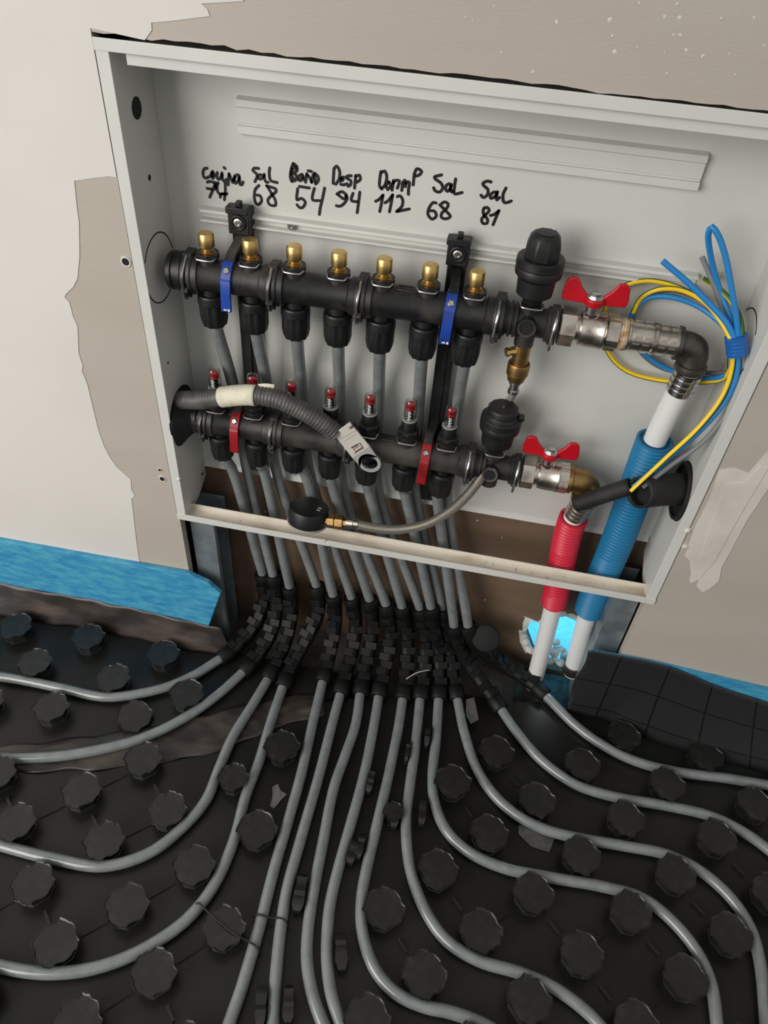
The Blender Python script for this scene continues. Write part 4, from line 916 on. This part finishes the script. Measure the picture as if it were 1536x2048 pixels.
# ================================================================== WIRES
def wire(pts, mt, label, r=2.5, phase=0.):
    o = MB().tube(spline([PY(*p) for p in pts], 4), r, 16, face=V((-.15, -.88, .43)), phase=phase).build('wire', mt, smooth=60, fix=False); return tag(o, label, 'wire', 'electric wires at the right')
wire([(1262, 982, -14), (1330, 918, -6), (1400, 852, 2), (1446, 790, 12), (1465, 730, 18), (1463, 685, 20), (1445, 648, 34), (1410, 605, 50), (1362, 580, 58), (1315, 579, 60), (1282, 596, 62), (1266, 625, 64)], 'wire_yellow_green', 'yellow and green wire running from the tube mouth up into the small loop')
wire([(1470, 690, 24), (1440, 636, 46), (1400, 598, 60), (1340, 569, 68), (1285, 562, 70), (1235, 580, 71), (1205, 640, 71), (1215, 702, 70), (1250, 740, 68), (1310, 759, 64), (1390, 765, 54), (1445, 758, 38), (1466, 730, 26)], 'wire_yellow_green', 'yellow and green wire making the widest loop behind the valve')
wire([(1474, 690, 22), (1440, 645, 42), (1395, 612, 56), (1340, 594, 62), (1295, 597, 65), (1264, 628, 66), (1268, 680, 66), (1302, 718, 66), (1345, 742, 64), (1400, 756, 54), (1450, 752, 36), (1474, 728, 26)], 'wire_blue', 'blue wire looped behind the upper valve coupling', 2.8)
wire([(1470, 690, 26), (1435, 630, 44), (1395, 604, 58), (1335, 586, 68), (1280, 606, 71), (1262, 655, 72), (1283, 705, 70), (1330, 738, 68), (1400, 745, 56), (1455, 744, 40), (1478, 726, 30)], 'wire_dark_grey', 'dark grey wire looped behind the upper valve coupling', 2.6)
wire([(1474, 690, 20), (1455, 648, 26), (1412, 600, 34), (1370, 560, 38), (1325, 522, 42)], 'wire_blue', 'short blue wire end pointing up to the left above the loops', 3.0)
wire([(1478, 690, 22), (1472, 630, 26), (1462, 570, 30), (1450, 510, 34), (1436, 470, 36), (1424, 454, 38), (1417, 466, 42), (1421, 510, 48), (1432, 555, 50), (1443, 590, 48), (1462, 640, 36), (1474, 690, 26)], 'wire_blue', 'blue wire bent into a tall narrow loop at the top right', 2.9)
wire([(1470, 690, 28), (1452, 640, 40), (1430, 575, 50), (1404, 514, 56)], 'wire_grey', 'short grey wire end standing up beside the tall blue loop', 2.7)
wire([(1482, 690, 20), (1484, 655, 26), (1473, 618, 36), (1445, 583, 48), (1406, 557, 56)], 'wire_yellow_green', 'short green and yellow wire end bent over to the left', phase=-1.3)
wire([(1266, 974, -8), (1330, 922, 0), (1400, 862, 6), (1452, 800, 14), (1474, 745, 18), (1476, 690, 22)], 'wire_blue', 'blue wire running from the tube mouth up to the blue tape', 2.8)
wire([(1285, 975, -4), (1340, 932, 6), (1410, 880, 10), (1466, 805, 16), (1486, 750, 20), (1484, 692, 26)], 'wire_grey', 'grey wire running from the tube mouth up to the blue tape', 2.7)
tpts = [PY(1472, 672, 23), PY(1474, 690, 22), PY(1475, 708, 21)]
tag(MB().tube(spline(tpts, 1.2), lambda l, t_: 10.6+.35*math.sin(l*1.6), 20).build('tape_wrap', 'tape_blue', smooth=60), 'band of blue insulating tape binding the wires together', 'tape')

# ================================================================== TIES AND SCRAPS
def tie(px, label, r=1.2):
    tag(MB().tube(spline([PZ(u, v, z) for u, v, z in px], 2), r, 8).build('wire_tie', 'rubber', smooth=60), label, 'tie', 'black ties on the floor pipes')
tie([(505, 1833, -264), (515, 1829, -256), (530, 1832, -254), (545, 1836, -257), (560, 1836, -256), (572, 1842, -256), (576, 1848, -266)], 'thin black wire tie joining two straight pipes in the foreground')
tie([(388, 1815, -262), (396, 1806, -254), (412, 1820, -253), (440, 1845, -248.5), (470, 1868, -248.5), (495, 1882, -254), (516, 1895, -254), (520, 1902, -266)], 'thin black wire tie stretched over a stud between curved and straight pipe')
def scrap(px, z, mt, label, th=1.2, nm='film_scrap'):
    pts = [PZ(u, v, z) for u, v in px]; tag(MB().prism([(p.x, p.y, p.z+random.uniform(-.4, .8)) for p in pts], (0, 0, th)).build(nm, mt, smooth=0), label, 'scrap')
scrap([(545, 1575), (556, 1568), (562, 1582), (574, 1590), (563, 1600), (548, 1618), (540, 1612), (545, 1595)], FLOOR_Z+.6, 'wire_dark_grey', 'small torn grey scrap lying between the pipes on the left')
scrap([(1037, 1652), (1060, 1650), (1108, 1680), (1098, 1705), (1062, 1694), (1036, 1668)], FLOOR_Z+.6, 'conduit', 'grey rectangular film scrap beside the long curved pipes', 2.0)
scrap([(932, 1400), (948, 1395), (957, 1440), (942, 1448), (932, 1430)], -258, 'conduit', 'narrow grey scrap wedged under the bend guides')
tag(MB().tube(spline([PZ(812, 1358, -236), PZ(835, 1345, -232), PZ(858, 1340, -234)], 2), .8, 8).build('cable_tie', 'tag_face'), 'pale cut cable tie lying across the bend guides', 'tie')
tag(MB().lathe(PY(972, 1275, 34), (-.1, -.8, .6), [(0, 21), (3, 22), (6, 20), (8, 14), (8.6, 6), (8.7, 0)], 24).build('pipe_cap', 'hole_black'), 'black round plastic cap resting on the rear board right of the bend guides', 'cap')
for _ in range(26):
    u, v = random.uniform(470, 1040), random.uniform(1010, 1250); p = PY(u, v, RY); r = random.uniform(.7, 1.9)
    MB().lathe((p.x, RY, p.z), (0, -1, 0), [(0, r), (.35, r*.6), (.4, 0)], 7, rmod=lambda k: random.uniform(.5, 1.4)).build('plaster_speck', 'filler', rear)
# crack-free ledge: strip of bare plate at the foot of the right pipes
tag(MB().box(520, 640, -2, 80, SLAB_Z+.3, SLAB_Z+3).build('floor_track', 'dark_metal', smooth=0), 'dull metal floor track at the feet of the white riser pipes', 'track')
